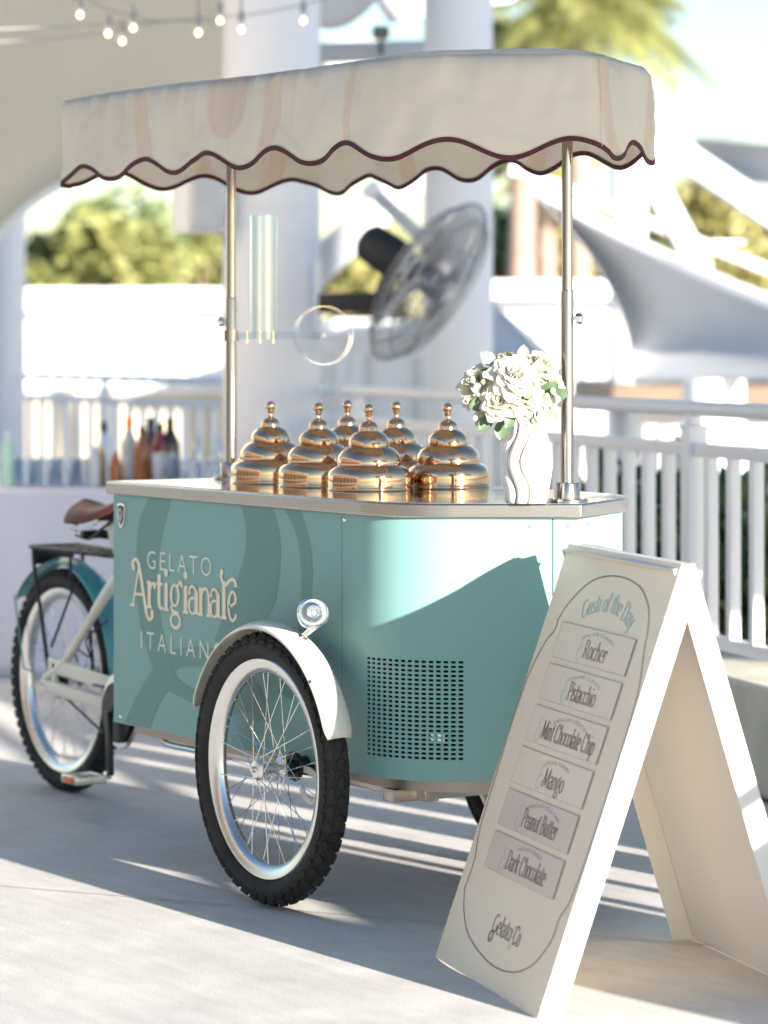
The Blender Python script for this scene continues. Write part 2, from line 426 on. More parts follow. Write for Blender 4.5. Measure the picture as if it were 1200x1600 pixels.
# ================================================================ THE SETTING
def concrete(name, col, vscale=0.9, contrast=0.14):
    m = bpy.data.materials.new(name); m.use_nodes = True; nt = m.node_tree; L = nt.links.new
    b = nt.nodes['Principled BSDF']; tc = nt.nodes.new('ShaderNodeTexCoord')
    def nz(scale, detail=6, sx=None):
        n = nt.nodes.new('ShaderNodeTexNoise'); n.inputs['Scale'].default_value = scale; n.inputs['Detail'].default_value = detail
        n.inputs['Roughness'].default_value = 0.62
        if sx:
            mp = nt.nodes.new('ShaderNodeMapping'); mp.inputs['Scale'].default_value = sx; mp.inputs['Rotation'].default_value = (0, 0, 0.35)
            L(tc.outputs['Object'], mp.inputs[0]); L(mp.outputs[0], n.inputs['Vector'])
        else: L(tc.outputs['Object'], n.inputs['Vector'])
        return n
    big, mid, brush, fine = nz(vscale), nz(5.0, 8), nz(3.0, 6, (1.0, 9.0, 1.0)), nz(140.0, 3)
    def mapr(n, lo, hi, a=0.3, c=0.7):
        r = nt.nodes.new('ShaderNodeMapRange'); r.inputs[1].default_value = a; r.inputs[2].default_value = c
        r.inputs[3].default_value = lo; r.inputs[4].default_value = hi; L(n.outputs['Fac'], r.inputs[0]); return r.outputs[0]
    def mul(a, c):
        n = nt.nodes.new('ShaderNodeMath'); n.operation = 'MULTIPLY'; L(a, n.inputs[0]); L(c, n.inputs[1]); return n.outputs[0]
    val = mul(mul(mapr(big, 1 - contrast, 1 + contrast * 0.6), mapr(mid, 0.87, 1.06)), mul(mapr(brush, 0.90, 1.05), mapr(fine, 0.92, 1.07)))
    hsv = nt.nodes.new('ShaderNodeHueSaturation'); hsv.inputs['Color'].default_value = (*col, 1); L(val, hsv.inputs['Value'])
    # small dark specks
    vo = nt.nodes.new('ShaderNodeTexVoronoi'); vo.inputs['Scale'].default_value = 2.6; L(tc.outputs['Object'], vo.inputs['Vector'])
    lt = nt.nodes.new('ShaderNodeMath'); lt.operation = 'LESS_THAN'; lt.inputs[1].default_value = 0.012; L(vo.outputs['Distance'], lt.inputs[0])
    mx = nt.nodes.new('ShaderNodeMix'); mx.data_type = 'RGBA'; L(lt.outputs[0], mx.inputs[0]); L(hsv.outputs[0], mx.inputs[6])
    mx.inputs[7].default_value = (col[0] * 0.55, col[1] * 0.52, col[2] * 0.5, 1)
    L(mx.outputs[2], b.inputs['Base Color'])
    L(mapr(mid, 0.50, 0.72), b.inputs['Roughness'])
    b.inputs['Specular IOR Level'].default_value = 0.4
    bp = nt.nodes.new('ShaderNodeBump'); bp.inputs['Strength'].default_value = 0.18; bp.inputs['Distance'].default_value = 0.004
    L(fine.outputs['Fac'], bp.inputs['Height']); L(bp.outputs[0], b.inputs['Normal'])
    return m
M['floor'] = concrete('sealed_concrete', (0.66, 0.635, 0.60))
M['kerb'] = concrete('kerb_render', (0.66, 0.63, 0.52), 2.0)
M['joint'] = mat('joint_filler', (0.38, 0.36, 0.33), 0.8, 0, var=0.3, vscale=9)

structure(MB().add([(-400, -400, 0), (400, -400, 0), (400, 400, 0), (-400, 400, 0)], [(0, 1, 2, 3)]).build('floor', M['floor'], None, None))
# saw-cut joint across the slab
ja, jb = Vector((-2.2, -1.95, 0)), Vector((3.6, 1.75, 0))
floor_ob = bpy.data.objects['floor']
jd = (jb - ja).normalized(); jn = Vector((-jd.y, jd.x, 0)) * 0.0022
MB().add([ja + jn + Vector((0, 0, .003)), ja - jn + Vector((0, 0, .003)), jb - jn + Vector((0, 0, .003)), jb + jn + Vector((0, 0, .003))], [(0, 1, 2, 3)]).build('joint', M['joint'], floor_ob, None)

# ---- railings: polyline of (lateral, depth) as seen from the camera's stand point
def railing(name, label, path, posts_at, spacing=0.177, z0=0.40, zm=0.985, zh=1.112, w=0.036, wb=None, stripe_gaps=()):
    P = [cam_xy(a, b) for a, b in path]
    root = thing(name, label, 'railing', P[0])
    def run(s):
        for i in range(len(P) - 1):
            L = (P[i + 1] - P[i]).length
            if s <= L or i == len(P) - 2: return P[i] + (P[i + 1] - P[i]) * (s / L), (P[i + 1] - P[i]).normalized()
            s -= L
    total = sum((P[i + 1] - P[i]).length for i in range(len(P) - 1))
    up = Vector((0, 0, 1))
    MB().tube([p + up * zh for p in P], 0.0245, 14).build('handrail', M['white_paint'], root)
    for nm, z, hh, ww in (('mid_rail', zm, 0.042, 0.036), ('bottom_rail', z0, 0.040, 0.034)):
        mb = MB()
        for i in range(len(P) - 1): mb.bar(P[i] + up * z, P[i + 1] + up * z, ww, hh, bev=0.004)
        mb.build(nm, M['white_paint'], root)
    me = None
    postpos = list(posts_at); ss, s = [], spacing * 0.5
    while s < total:
        ss.append(s); s += spacing if not wb else next(w2 for lim, w2 in wb if s < lim)
    for s in ss:
        if any(abs(s - q) < 0.07 for q in postpos) or any(abs(s - q) < 0.085 for q in stripe_gaps): continue
        p, d = run(s)
        if me is None: me = MB().box((0, 0, (z0 + zm) / 2), (w, w, zm - z0 - 0.03), bev=0.003).mesh('baluster', M['white_paint'])
        o = bpy.data.objects.new('baluster', me); COL.objects.link(o)
        o.location = p; o.rotation_euler = (0, 0, math.atan2(d.y, d.x)); attach(o, root)
    pm = None
    for s in postpos:
        p, d = run(s)
        if pm is None:
            mb = MB().box((0, 0, 0.53), (0.066, 0.066, 1.06), bev=0.004).box((0, 0, 1.075), (0.036, 0.036, 0.06), bev=0.003).box((0, 0, 1.052), (0.076, 0.076, 0.014), bev=0.003)
            pm = mb.mesh('post', M['white_paint'])
        o = bpy.data.objects.new('post', pm); COL.objects.link(o)
        o.location = p; o.rotation_euler = (0, 0, math.atan2(d.y, d.x)); attach(o, root)
    return root
RD = Vector((0.284, -0.959))                   # run of the near railing, in (lateral, depth)
r_anchor = Vector((1.133, 9.5))
r_a = r_anchor - RD * 4.6
r_b = r_anchor + RD * 6.35
railing('railing', 'white baluster railing on the cream kerb, running past the right of the cart', [tuple(r_a), tuple(r_b)], [0.25, 2.1, 4.02, 5.95, 7.9, 9.8, 10.9], wb=[(5.2, 0.177), (99, 0.095)], stripe_gaps=[4.6 + q for q in (2.38, 2.92, 3.59, 3.83, 4.08, 4.29, 4.51)])  # unseen end packed with balusters, its openings placed to shape the sun stripes
l_b = r_a - Vector((0.02, -0.10))
railing('railing', 'distant white baluster railing behind the bar table and the tall columns', [(-3.7, 22.6), (-2.47, 20.4), (-.864, 17.4), tuple(l_b)], [0.4, 2.35, 4.3, 6.25, 8.2], spacing=0.19, z0=0.12)
# kerb under the near railing
kn = cam_xy(RD.y, -RD.x) - cam_xy(0, 0); kn = Vector((kn.x, kn.y, 0)).normalized()
k0, k1 = cam_xy(*(r_a)), cam_xy(*(r_b + RD * 0.3))
if kn.dot(Vector((0, 0, 0)) - k0) < 0: kn = -kn      # towards the cart
mb = MB(); ka, kb = k0 + kn * 0.10, k1 + kn * 0.10; kc, kd = k1 - kn * 0.22, k0 - kn * 0.22
mb.prism([(p.x, p.y) for p in (ka, kb, kc, kd)], 0.0, 0.325)
kerb = mb.build('low_wall', M['kerb'], None, None)
bv = kerb.modifiers.new('bevel', 'BEVEL'); bv.width = 0.012; bv.segments = 2
tag(kerb, 'low cream kerb wall under the near railing, behind the sandwich board', 'wall')
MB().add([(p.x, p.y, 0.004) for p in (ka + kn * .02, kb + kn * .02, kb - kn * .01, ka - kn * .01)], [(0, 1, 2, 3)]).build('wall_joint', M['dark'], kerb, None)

# ---- columns
def column(name, label, px, depth, dia, top, cap=True):
    c = at(px, HORIZON, depth); c.z = 0
    root = thing(name, label, 'column', c)
    r = dia / 2
    MB().lathe([(r * 1.25, 0), (r * 1.25, 0.06), (r * 1.12, 0.09), (r, 0.12), (r, top)], 40, c).build('shaft', M['column'], root)
    MB().lathe([(r + .004, 1.9), (r + .004, 1.915)], 40, c).build('shaft_seam', M['white_paint'], root)
    return root
column('column', 'thick round white column carrying the black wall fan', 424, 14.0, 0.425, 4.6)
column('column', 'slimmer round white column standing behind the fan cage', 716, 15.6, 0.335, 4.6)
column('column', 'pale column at the right behind the big white sail', 981, 24.0, 0.27, 2.75)
column('column', 'short white column under the big white sail at right', 1115, 19.0, 0.36, 1.10)
column('column', 'blown-out white pillar at the far left edge', 8, 19.0, 0.24, 3.0)

# ---- steel struts of the tensile roof
def strut(label, a, b, w, h=None, m='strut_paint'):
    mb = MB().bar(a, b, w, h or w, bev=min(w, h or w) * 0.2)
    d = (Vector(b) - Vector(a)).normalized()
    o = mb.build('strut', M[m]); 
    e = MB(); e.bar(Vector(a) - d * .01, Vector(a) + d * .06, w * 1.25, (h or w) * 1.25, bev=.01); e.build('end_plate', M['white_paint'], o)
    return tag(o, label, 'strut', 'steel struts of the tensile roof')
strut('broad pale diagonal strut rising from the fan column towards upper right', at(470, 442, 18), at(665, 262, 18), 0.19)
strut('sunlit diagonal strut falling to the right beside the fan cage', at(575, 292, 17.2), at(745, 452, 17.2), 0.075)
strut('heavy white diagonal mast sloping down at the upper right edge', at(985, 188, 20), at(1260, 372, 20), 0.17)
strut('white leg of a frame right of the front canopy post', at(995, 236, 21.5), at(1098, 428, 21.5), 0.16)
strut('thin grey cable rod crossing behind the front canopy post', at(800, 262, 23), at(1260, 446, 23), 0.075)
strut('leaning grey strut above the cart canopy near the palm', at(668, -60, 17), at(724, 110, 17), 0.16)
strut('horizontal pale beam above the cart canopy between the columns', at(450, 84, 16.4), at(700, 78, 16.4), 0.12, 0.10)

# ---- membranes
def membrane(name, label, fn, nu, nv, m, th=0.004, cat='sail'):
    o = MB().grid(fn, nu, nv).build(name, m, None, 60); solid(o, th); return tag(o, label, cat)
def bez(a, b, c, d, t):
    u = 1 - t
    return a * u ** 3 + b * 3 * u * u * t + c * 3 * u * t * t + d * t ** 3
# tent ceiling in the upper left: an arch edge that sweeps up and over
def tent_fn(u, v):
    e = bez(at(-190, 760, 15.5), at(-40, 300, 15.5), at(70, 232, 15.8), at(380, 246, 16.5), u)
    n_ = bez(at(-900, 500, 12.0), at(-700, -500, 11.0), at(-100, -420, 12.0), at(420, -340, 14.6), u)
    m_ = (e + n_) / 2 + Vector((0, 0, 0.22))
    return e * (1 - v) ** 2 + m_ * 2 * v * (1 - v) + n_ * v * v
membrane('tent_canopy', 'big cream tent ceiling sweeping over the upper left corner', tent_fn, 28, 14, M['tent'], cat='tent')
E0 = [tent_fn(i / 28, 0.0) for i in range(29)]
tc_ = bpy.data.objects['tent_canopy']
MB().tube(E0, 0.028, 8).build('edge_rope', M['white_paint'], tc_)
# white sail at the right
def sail_fn(u, v):
    top = bez(at(826, 288, 20.0), at(950, 360, 20.2), at(1080, 430, 19.4), at(1290, 505, 18.6), u)
    low = bez(at(832, 300, 20.0), at(962, 420, 20.2), at(1000, 540, 19.6), at(985, 598, 19.4), min(1, u * 2.1)) if u < 0.476 else \
        at(985, 598, 19.4).lerp(at(1290, 590, 18.2), (u - 0.476) / 0.524)
    belly = Vector((0, 0, 0)) + AHEAD * (0.55 * math.sin(PI * v) * math.sin(PI * min(1, u * 1.05)))
    return top.lerp(low, v) + belly
membrane('shade_sail', 'large white tensile sail spreading across the right edge', sail_fn, 30, 14, M['sail'])
sl = bpy.data.objects['shade_sail']
MB().tube([sail_fn(i / 30, 0) for i in range(31)], 0.045, 8).build('edge_beam', M['white_paint'], sl)
def sail2(u, v):
    a = at(1085, 214, 26).lerp(at(1300, 236, 25), u); b = at(1110, 262, 26).lerp(at(1300, 345, 25), u)
    return a.lerp(b, v) + AHEAD * (0.3 * math.sin(PI * v))
membrane('shade_sail', 'small pale sail high at the right edge above the mast', sail2, 10, 6, M['sail'])
def sail3(u, v):
    a = at(440, -60, 15.2).lerp(at(640, -70, 15.8), u); b = at(470, 34, 15.4).lerp(at(602, -14, 15.8), u)
    return a.lerp(b, v) + Vector((0, 0, -0.10 * math.sin(PI * u) * v))
membrane('shade_sail', 'corner of a pale sail above the canopy beside the thick column', sail3, 10, 6, M['sail'])
def sail4(u, v):
    a = at(560, -60, 17.5).lerp(at(860, -60, 17.5), u); b = at(608, 36, 17.5).lerp(at(800, 2, 17.5), u)
    return a.lerp(b, v) + AHEAD * (0.2 * math.sin(PI * v))
membrane('shade_sail', 'grey-white roof wing above the canopy near the palm', sail4, 8, 5, M['sail'])
def sail5(u, v):
    a = at(500, 66, 19).lerp(at(700, 92, 19), u); b = at(490, 122, 19).lerp(at(705, 132, 19), u)
    return a.lerp(b, v) + AHEAD * (0.2 * math.sin(PI * v)) + Vector((0, 0, .06 * math.sin(PI * u)))
membrane('shade_sail', 'low white roof crest showing just above the canopy top', sail5, 10, 4, M['sail'])
def sail6(u, v):
    a = at(770, 470, 24).lerp(at(905, 585, 22), u); b = at(690, 560, 24).lerp(at(800, 640, 22), u)
    return a.lerp(b, v) + Vector((0, 0, -0.12 * math.sin(PI * v)))
membrane('shade_sail', 'small grey sail dipping behind the flowers', sail6, 10, 6, M['sail'])
# added sheet outside the frame, shaped to keep low sun off canopy and columns
def sun_blocker(u, v):
    y = -3.2 + 10.2 * u
    zl = 3.42 - 0.36 * max(0.0, y - 0.7) if y < 3.4 else 2.45
    return Vector((9.0 + 0.35 * math.sin(PI * v), y, zl + ((4.6 if y < 2.9 else 8.0) - zl) * v))
membrane('shade_sail', 'unseen sun blocker added outside the right edge to shade the canopy and columns', sun_blocker, 40, 8, mat('blocker_sheet', (0.78, 0.77, 0.74), 0.6, 0, var=0.03))

# ---- low white buildings behind
def building(label, px0, px1, pyt, depth, deep=6.0, bays=5, seed=1, open_c='win_dark', skew=0.0, fascia=0.16, wm='white_paint', plinth=0.0):
    rnd = random.Random(seed)
    a = at(px0, pyt, depth); b = at(px1, pyt, depth + skew); top = a.z
    d = (Vector((b.x, b.y, 0)) - Vector((a.x, a.y, 0))); W = d.length; d.normalize(); nb = Vector((-d.y, d.x, 0))
    if nb.dot(AHEAD) < 0: nb = -nb
    root = thing('building', label, 'building', (a.x, a.y, 0))
    A = Vector((a.x, a.y, 0)); up = Vector((0, 0, 1))
    rot = Matrix((d, nb, up)).transposed()
    def bx(mb, u0, u1, n0, n1, z0, z1):
        c = A + d * ((u0 + u1) / 2) + nb * ((n0 + n1) / 2) + up * ((z0 + z1) / 2)
        return mb.box(c, (u1 - u0, n1 - n0, z1 - z0), rot)
    bx(MB(), 0, W, 0, deep, 0, top - fascia).build('wall', M[wm], root, None)
    bx(MB(), -0.25, W + 0.25, -0.45, deep + 0.3, top - fascia + .003, top).build('roof', M['white_paint'], root, None)
    if plinth:
        bx(MB(), -.2, W + .2, -.30, -.08, 0, plinth).build('plinth', M['cream_wall'], root, None)
        bx(MB(), -.2, W + .2, -.34, -.07, plinth + .002, plinth + .05).build('coping', M['white_paint'], root, None)
    step = W / bays
    for k in range(bays):
        u0 = k * step + step * (0.12 + 0.1 * rnd.random()); u1 = u0 + step * (0.35 + 0.3 * rnd.random())
        zt = max(.5, top - fascia - 0.16 - 0.15 * rnd.random())
        w_ = bx(MB(), u0, u1, -0.03, -0.003, 0.25, zt).build('window', M[open_c], root, None)
        fr = MB()
        for q in (u0, u1): bx(fr, q - .035, q + .035, -0.06, -0.032, 0.2, zt + .05)
        bx(fr, u0 - .035, u1 + .035, -0.06, -0.033, zt, zt + .05)
        fr.build('window_frame', M['white_paint'], w_, None)
    return root
M['win_dark'] = mat('window_glass', (0.05, 0.06, 0.07), 0.12, 0, var=0.2)
M['win_pale'] = mat('window_blind', (0.62, 0.62, 0.60), 0.4, 0, var=0.1)
M['cream_wall'] = mat('cream_wall', (0.58, 0.48, 0.33), 0.7, 0, var=0.06, vscale=1)
M['brown_wall'] = mat('brown_timber', (0.15, 0.11, 0.075), 0.6, 0, var=0.2, vscale=3)
building('long low white pavilion with flat roof at left, behind the railing', -120, 352, 452, 34, bays=9, seed=3, open_c='win_pale', fascia=.22, plinth=.80)
building('white flat-roofed block behind the front canopy post', 742, 992, 440, 30, bays=3, seed=5, open_c='win_pale')
building('white low block seen between the two tall columns', 480, 690, 500, 38, bays=3, seed=8, open_c='win_pale')
b4 = building('shaded brown-walled kiosk under the big sail at right', 1008, 1300, 602, 22, deep=4, bays=2, seed=2)
b4.children[0].data.materials[0] = M['brown_wall']
# unseen facade behind the camera, added for warm bounce and reflections in the lids
def facade():
    """added terrace building on the near side, turned to the sun for bounce; dark bays"""
    A, B = Vector((-15.0, -9.5, 0)), Vector((9.0, -18.5, 0)); d = (B - A).normalized(); n = Vector((-d.y, d.x, 0))
    if n.y < 0: n = -n
    L_ = (B - A).length; rot = Matrix((d, n, Vector((0, 0, 1)))).transposed(); c = (A + B) / 2
    root = thing('building', 'unseen terrace building added behind the viewer for bounce and reflections in the lids', 'building', c)
    MB().box(c - n * 2.0 + Vector((0, 0, 3.2)), (L_, 4.0, 6.4), rot).build('wall', mat('terrace_wall', (0.24, 0.18, 0.125), 0.7, 0, var=0.08, vscale=1), root, None)
    MB().box(c - n * 1.6 + Vector((0, 0, 6.55)), (L_ + .8, 5.6, 0.3), rot).build('roof', M['white_paint'], root, None)
    wm = MB().box((0, 0, 0), (2.1, 0.08, 3.0)).mesh('window', M['win_dark'], None)
    for k in range(9):
        o = bpy.data.objects.new('window', wm); COL.objects.link(o); p = A + d * (1.6 + 2.8 * k) + n * .03
        o.location = (p.x, p.y, 1.7); o.rotation_euler = (0, 0, math.atan2(d.y, d.x)); attach(o, root)
facade()

# ---- vegetation
def leafmat(name, c, tl=0.35):
    return mat(name, c, 0.5, 0, var=0.35, vscale=0.9, translucent=tl)
M['leaf_olive'] = leafmat('leaf_olive', (0.27, 0.28, 0.10))
M['leaf_gold'] = leafmat('leaf_gold', (0.34, 0.32, 0.13))
M['leaf_dark'] = leafmat('leaf_dark', (0.06, 0.12, 0.07))
M['leaf_mid'] = leafmat('leaf_mid', (0.22, 0.27, 0.12))
M['bark'] = mat('bark', (0.20, 0.15, 0.11), 0.85, 0, var=0.25, vscale=6, bump=0.4, bscale=20)
M['palm_bark'] = mat('palm_bark', (0.30, 0.22, 0.18), 0.85, 0, var=0.2, vscale=4, bump=0.4, bscale=14)
def tree(label, base, height, rad, leafm, seed, n=2600, leaf=0.22, trunk_r=0.16, group='trees behind the terrace', squash=0.75, name='tree', cat='tree'):
    rnd = random.Random(seed); base = Vector(base)
    root = thing(name, label, cat, base, group)
    tr = MB(); fork = base + Vector((0, 0, height * 0.42))
    tr.tube([base, base + Vector((.05 * rad, 0, height * .2)), fork], [trunk_r, trunk_r * .8, trunk_r * .65], 8)
    lobes = []
    for k in range(9):
        a = rnd.random() * 2 * PI; rr = rad * (0.25 + 0.6 * rnd.random())
        c = base + Vector((math.cos(a) * rr, math.sin(a) * rr, height * (0.5 + 0.42 * rnd.random())))
        lobes.append((c, rad * (0.30 + 0.28 * rnd.random())))
        tr.tube([fork, fork.lerp(c, .5) + Vector((0, 0, .1 * rad)), c], [trunk_r * .5, trunk_r * .3, trunk_r * .1], 6)
    tr.build('trunk', M['bark'], root)
    cr = MB()
    for i in range(n):
        c, lr = lobes[i % len(lobes)]
        dv = Vector((rnd.gauss(0, 1), rnd.gauss(0, 1), rnd.gauss(0, 1))).normalized() * lr * (rnd.random() ** 0.4)
        p = c + Vector((dv.x, dv.y, dv.z * squash))
        t = Vector((rnd.gauss(0, 1), rnd.gauss(0, 1), rnd.gauss(0, .6))).normalized(); s_ = t.orthogonal().normalized()
        q = Matrix.Rotation(rnd.random() * 6.28, 3, t); s_ = q @ s_
        l = leaf * (0.6 + 0.8 * rnd.random())
        cr.add([p - t * l, p + s_ * l * .42, p + t * l, p - s_ * l * .42], [(0, 1, 2, 3)])
    cr.build('crown', leafm, root, None)
    return root
def on_ground(px, depth):
    p = at(px, HORIZON, depth); p.z = 0; return p
tree('round olive-green tree at left above the pavilion roof, nearest the arch', on_ground(92, 38), 2.75, 1.3, M['leaf_olive'], 1, leaf=.16)
tree('taller loose tree left of the thick column with sky showing through', on_ground(205, 46), 3.9, 1.2, M['leaf_mid'], 2, n=1100, leaf=.15)
tree('yellow-green bush tree directly left of the thick column', on_ground(305, 53), 3.4, 1.25, M['leaf_olive'], 3, leaf=.16)
tree('yellow-leaved tree seen between the two tall columns', on_ground(545, 46), 3.0, 0.95, M['leaf_gold'], 4, leaf=.17)
tree('dark dense tree between the palm trunks behind the front post', on_ground(830, 50), 3.6, 1.3, M['leaf_dark'], 5, n=3200, leaf=.2)
tree('dark shrubby tree right behind the front canopy post', on_ground(885, 52), 3.3, 1.2, M['leaf_dark'], 25, n=2600, leaf=.2)
tree('dark tree low in the gap under the mast at right', on_ground(1010, 52), 3.2, 1.3, M['leaf_mid'], 26, n=2400, leaf=.2)
tree('golden tree behind the front canopy post and the cable rod', on_ground(925, 46), 3.6, 1.05, M['leaf_gold'], 6, leaf=.17)
tree('wide golden-green tree under the mast at the right edge', on_ground(1090, 42), 3.6, 1.35, M['leaf_gold'], 7, leaf=.17)
tree('olive tree at the far right edge under the mast', on_ground(1205, 44), 3.8, 1.4, M['leaf_olive'], 8, leaf=.17)
def palm(label, base, height, fr_len, seed, trunk_r=0.13, n=26, leafm='leaf_olive', droop=1.0):
    rnd = random.Random(seed); base = Vector(base)
    root = thing('palm_tree', label, 'palm tree', base, 'palms behind the terrace')
    crown = base + Vector((rnd.uniform(-.2, .2), rnd.uniform(-.2, .2), height))
    pts = [base.lerp(crown, t) for t in (0, .25, .5, .75, 1)]
    mb = MB(); mb.tube(pts, [trunk_r * 1.25, trunk_r, trunk_r * .95, trunk_r * .9, trunk_r * 1.05], 12)
    for k in range(int(height / .22)):
        p = base.lerp(crown, (k + .5) / (height / .22)); mb.tube([p, p + Vector((0, 0, .05))], [trunk_r * 1.08, trunk_r * 1.0], 12)
    mb.build('trunk', M['palm_bark'], root)
    for k in range(n):
        a = 2 * PI * k / n + rnd.uniform(-.2, .2); el = rnd.uniform(-.35, 1.15)
        L_ = fr_len * rnd.uniform(.8, 1.1); d = Vector((math.cos(a), math.sin(a), 0))
        sp = []
        for i in range(9):
            t = i / 8
            sp.append(crown + d * (L_ * t * math.cos(el) * (1 - .12 * t)) + Vector((0, 0, L_ * (t * math.sin(el) - droop * .55 * t * t))))
        f = MB(); f.tube(sp, [.022 * (1 - .8 * i / 8) for i in range(9)], 5)
        for i in range(34):
            t = .12 + .86 * i / 33; j = min(7, int(t * 8)); p = sp[j].lerp(sp[j + 1], t * 8 - j)
            tg = (sp[j + 1] - sp[j]).normalized(); sd = tg.cross(Vector((0, 0, 1))).normalized()
            ll = L_ * .30 * math.sin(PI * (t * .85 + .1)) + .05
            for sg in (-1, 1):
                dr = (sd * sg + tg * .55 + Vector((0, 0, -.35 - .3 * rnd.random()))).normalized()
                f.add([p, p + tg * .03 + dr * ll * .5, p + dr * ll, p - tg * .012 + dr * ll * .5], [(0, 1, 2, 3)])
        f.build('frond', M[leafm], root, None)
    return root
palm('tall palm whose fronds fan out above the canopy near the top edge', on_ground(905, 34), 4.95, 1.55, 11, .12, 42)
palm('palm with a pale trunk left of the front canopy post', on_ground(812, 36), 4.7, 1.1, 12, .15, 22, droop=1.2)
palm('small distant palm top in the sky at upper right', on_ground(1128, 62), 5.0, .75, 13, .10, 18)
palm('feathery distant palm at the upper right edge', on_ground(1188, 60), 4.75, .75, 14, .10, 18)
palm('short palm stem among the golden leaves at right', on_ground(858, 40), 3.6, .9, 15, .13, 16, leafm='leaf_gold')

def shrub(label, base, h, seed, leafm, n=150, ll=.34):
    rnd = random.Random(seed); base = Vector(base)
    root = thing('shrub', label, 'shrub', base, 'shrubs behind the near railing')
    MB().tube([base, base + Vector((0, 0, h * .5))], [.03, .012], 6).build('stem', M['bark'], root)
    mb = MB()
    for i in range(n):
        a = rnd.random() * 6.28; z = h * (.12 + .8 * rnd.random()); r0 = .30 * rnd.random()
        p = base + Vector((math.cos(a) * r0, math.sin(a) * r0, z)); el = rnd.uniform(-.2, 1.1)
        d = Vector((math.cos(a) * math.cos(el), math.sin(a) * math.cos(el), math.sin(el))); s_ = d.cross(Vector((0, 0, 1))).normalized() * .035
        l = ll * rnd.uniform(.6, 1.2); m1 = p + d * l * .5 + Vector((0, 0, .02)); e = p + d * l + Vector((0, 0, -.06))
        mb.add([p, m1 + s_, e, m1 - s_], [(0, 1, 2, 3)])
    mb.build('foliage', M[leafm], root, None)
SH = [(905, 13.2, .75), (940, 12.8, .8), (975, 12.6, .72), (1010, 12.3, .78), (1042, 12.0, .7), (1078, 11.8, .82), (1112, 11.5, .74), (1150, 11.2, .8), (1185, 11.0, .7), (1220, 10.8, .75), (870, 13.5, .7), (700, 15.0, .6)]
WH = ['just right of the front post', 'second from the front post', 'third from the front post', 'fourth from the front post', 'left of the railing post', 'behind the railing post', 'right of the railing post', 'above the kerb behind the sign', 'near the right edge', 'cut by the right edge', 'hidden behind the vase', 'behind the flowers']
for i, ((px, dp, h_), w_) in enumerate(zip(SH, WH)):
    shrub('dark green leafy shrub behind the railing, ' + w_, on_ground(px, dp), h_, 30 + i, 'leaf_dark' if i % 3 else 'leaf_mid')

# ================================================================ THE GELATO CART
YC = -0.06
ZB, ZC0, ZC1 = 0.3275, 0.922, 0.956
cart = thing('gelato_cart', 'mint green gelato tricycle cart with scalloped cream canopy and steel counter', 'cart', (0, 0, 0))
def outline(hw, xr, apex, t, slope=1.43, seg=22):
    """plan of the cart from the rear near corner round the nose to the rear far corner"""
    a = math.atan(slope); xc = apex - hw / slope
    s0 = Vector((xc - t, -hw)); s1 = Vector((xc + t * math.cos(a), -hw + t * math.sin(a)))
    rad = t / math.tan(a / 2); cen = Vector((s0.x, -hw + rad))
    near = [Vector((xr, -hw)), s0]
    for i in range(1, seg):
        b = -PI / 2 + a * i / seg; near.append(cen + Vector((math.cos(b), math.sin(b))) * rad)
    near.append(s1)
    # s1 -> apex -> mirror
    pts = near + [Vector((apex, 0))] + [Vector((p.x, -p.y)) for p in reversed(near)]
    return [Vector((p.x, p.y + YC)) for p in pts]
class Path:
    def __init__(s, pts):
        s.p = pts; s.l = [0]
        for i in range(1, len(pts)): s.l.append(s.l[-1] + (pts[i] - pts[i - 1]).length)
        s.L = s.l[-1]
    def at(s, q):
        q = max(0, min(s.L, q))
        for i in range(1, len(s.p)):
            if q <= s.l[i] + 1e-9:
                k = (q - s.l[i - 1]) / max(1e-9, s.l[i] - s.l[i - 1]); d = (s.p[i] - s.p[i - 1]).normalized()
                return s.p[i - 1].lerp(s.p[i], k), Vector((d.y, -d.x))
body = Path(outline(0.34, -0.977, 0.620, 0.14))
SM = body.l[0] + (0.162 + 0.977)                    # seam between side panel and nose panel
i_apex = len(body.p) // 2
S_APEX = body.l[i_apex]
S2 = S_APEX - 0.055
def sheet(name, s0, s1, z0, z1, m, cuts=None, off=0.0, parent=cart, extra=()):
    ss = sorted({s0, s1, *[q for q in body.l if s0 < q < s1], *extra})
    mb = MB(); V_ = []
    for q in ss:
        p, n = body.at(q); i_ = Vector((p.x - n.x * .004, p.y - n.y * .004))
        V_ += [(p.x, p.y, z0), (p.x, p.y, z1), (i_.x, i_.y, z1), (i_.x, i_.y, z0)]
    k = len(ss)
    F = [(4 * i + j, 4 * i + 4 + j, 4 * i + 4 + (j + 1) % 4, 4 * i + (j + 1) % 4) for i in range(k - 1) for j in range(4)]
    mb.add(V_, F + [(0, 1, 2, 3), (4 * k - 1, 4 * k - 2, 4 * k - 3, 4 * k - 4)])
    return mb.build(name, m, parent, 30)
def side_pt(x, z, hh): return Vector((x, YC - 0.34 - hh, z))
g = 0.0012
sheet('side_panel', 0.0, SM - g, ZB, ZC0 + .004, M['teal'])
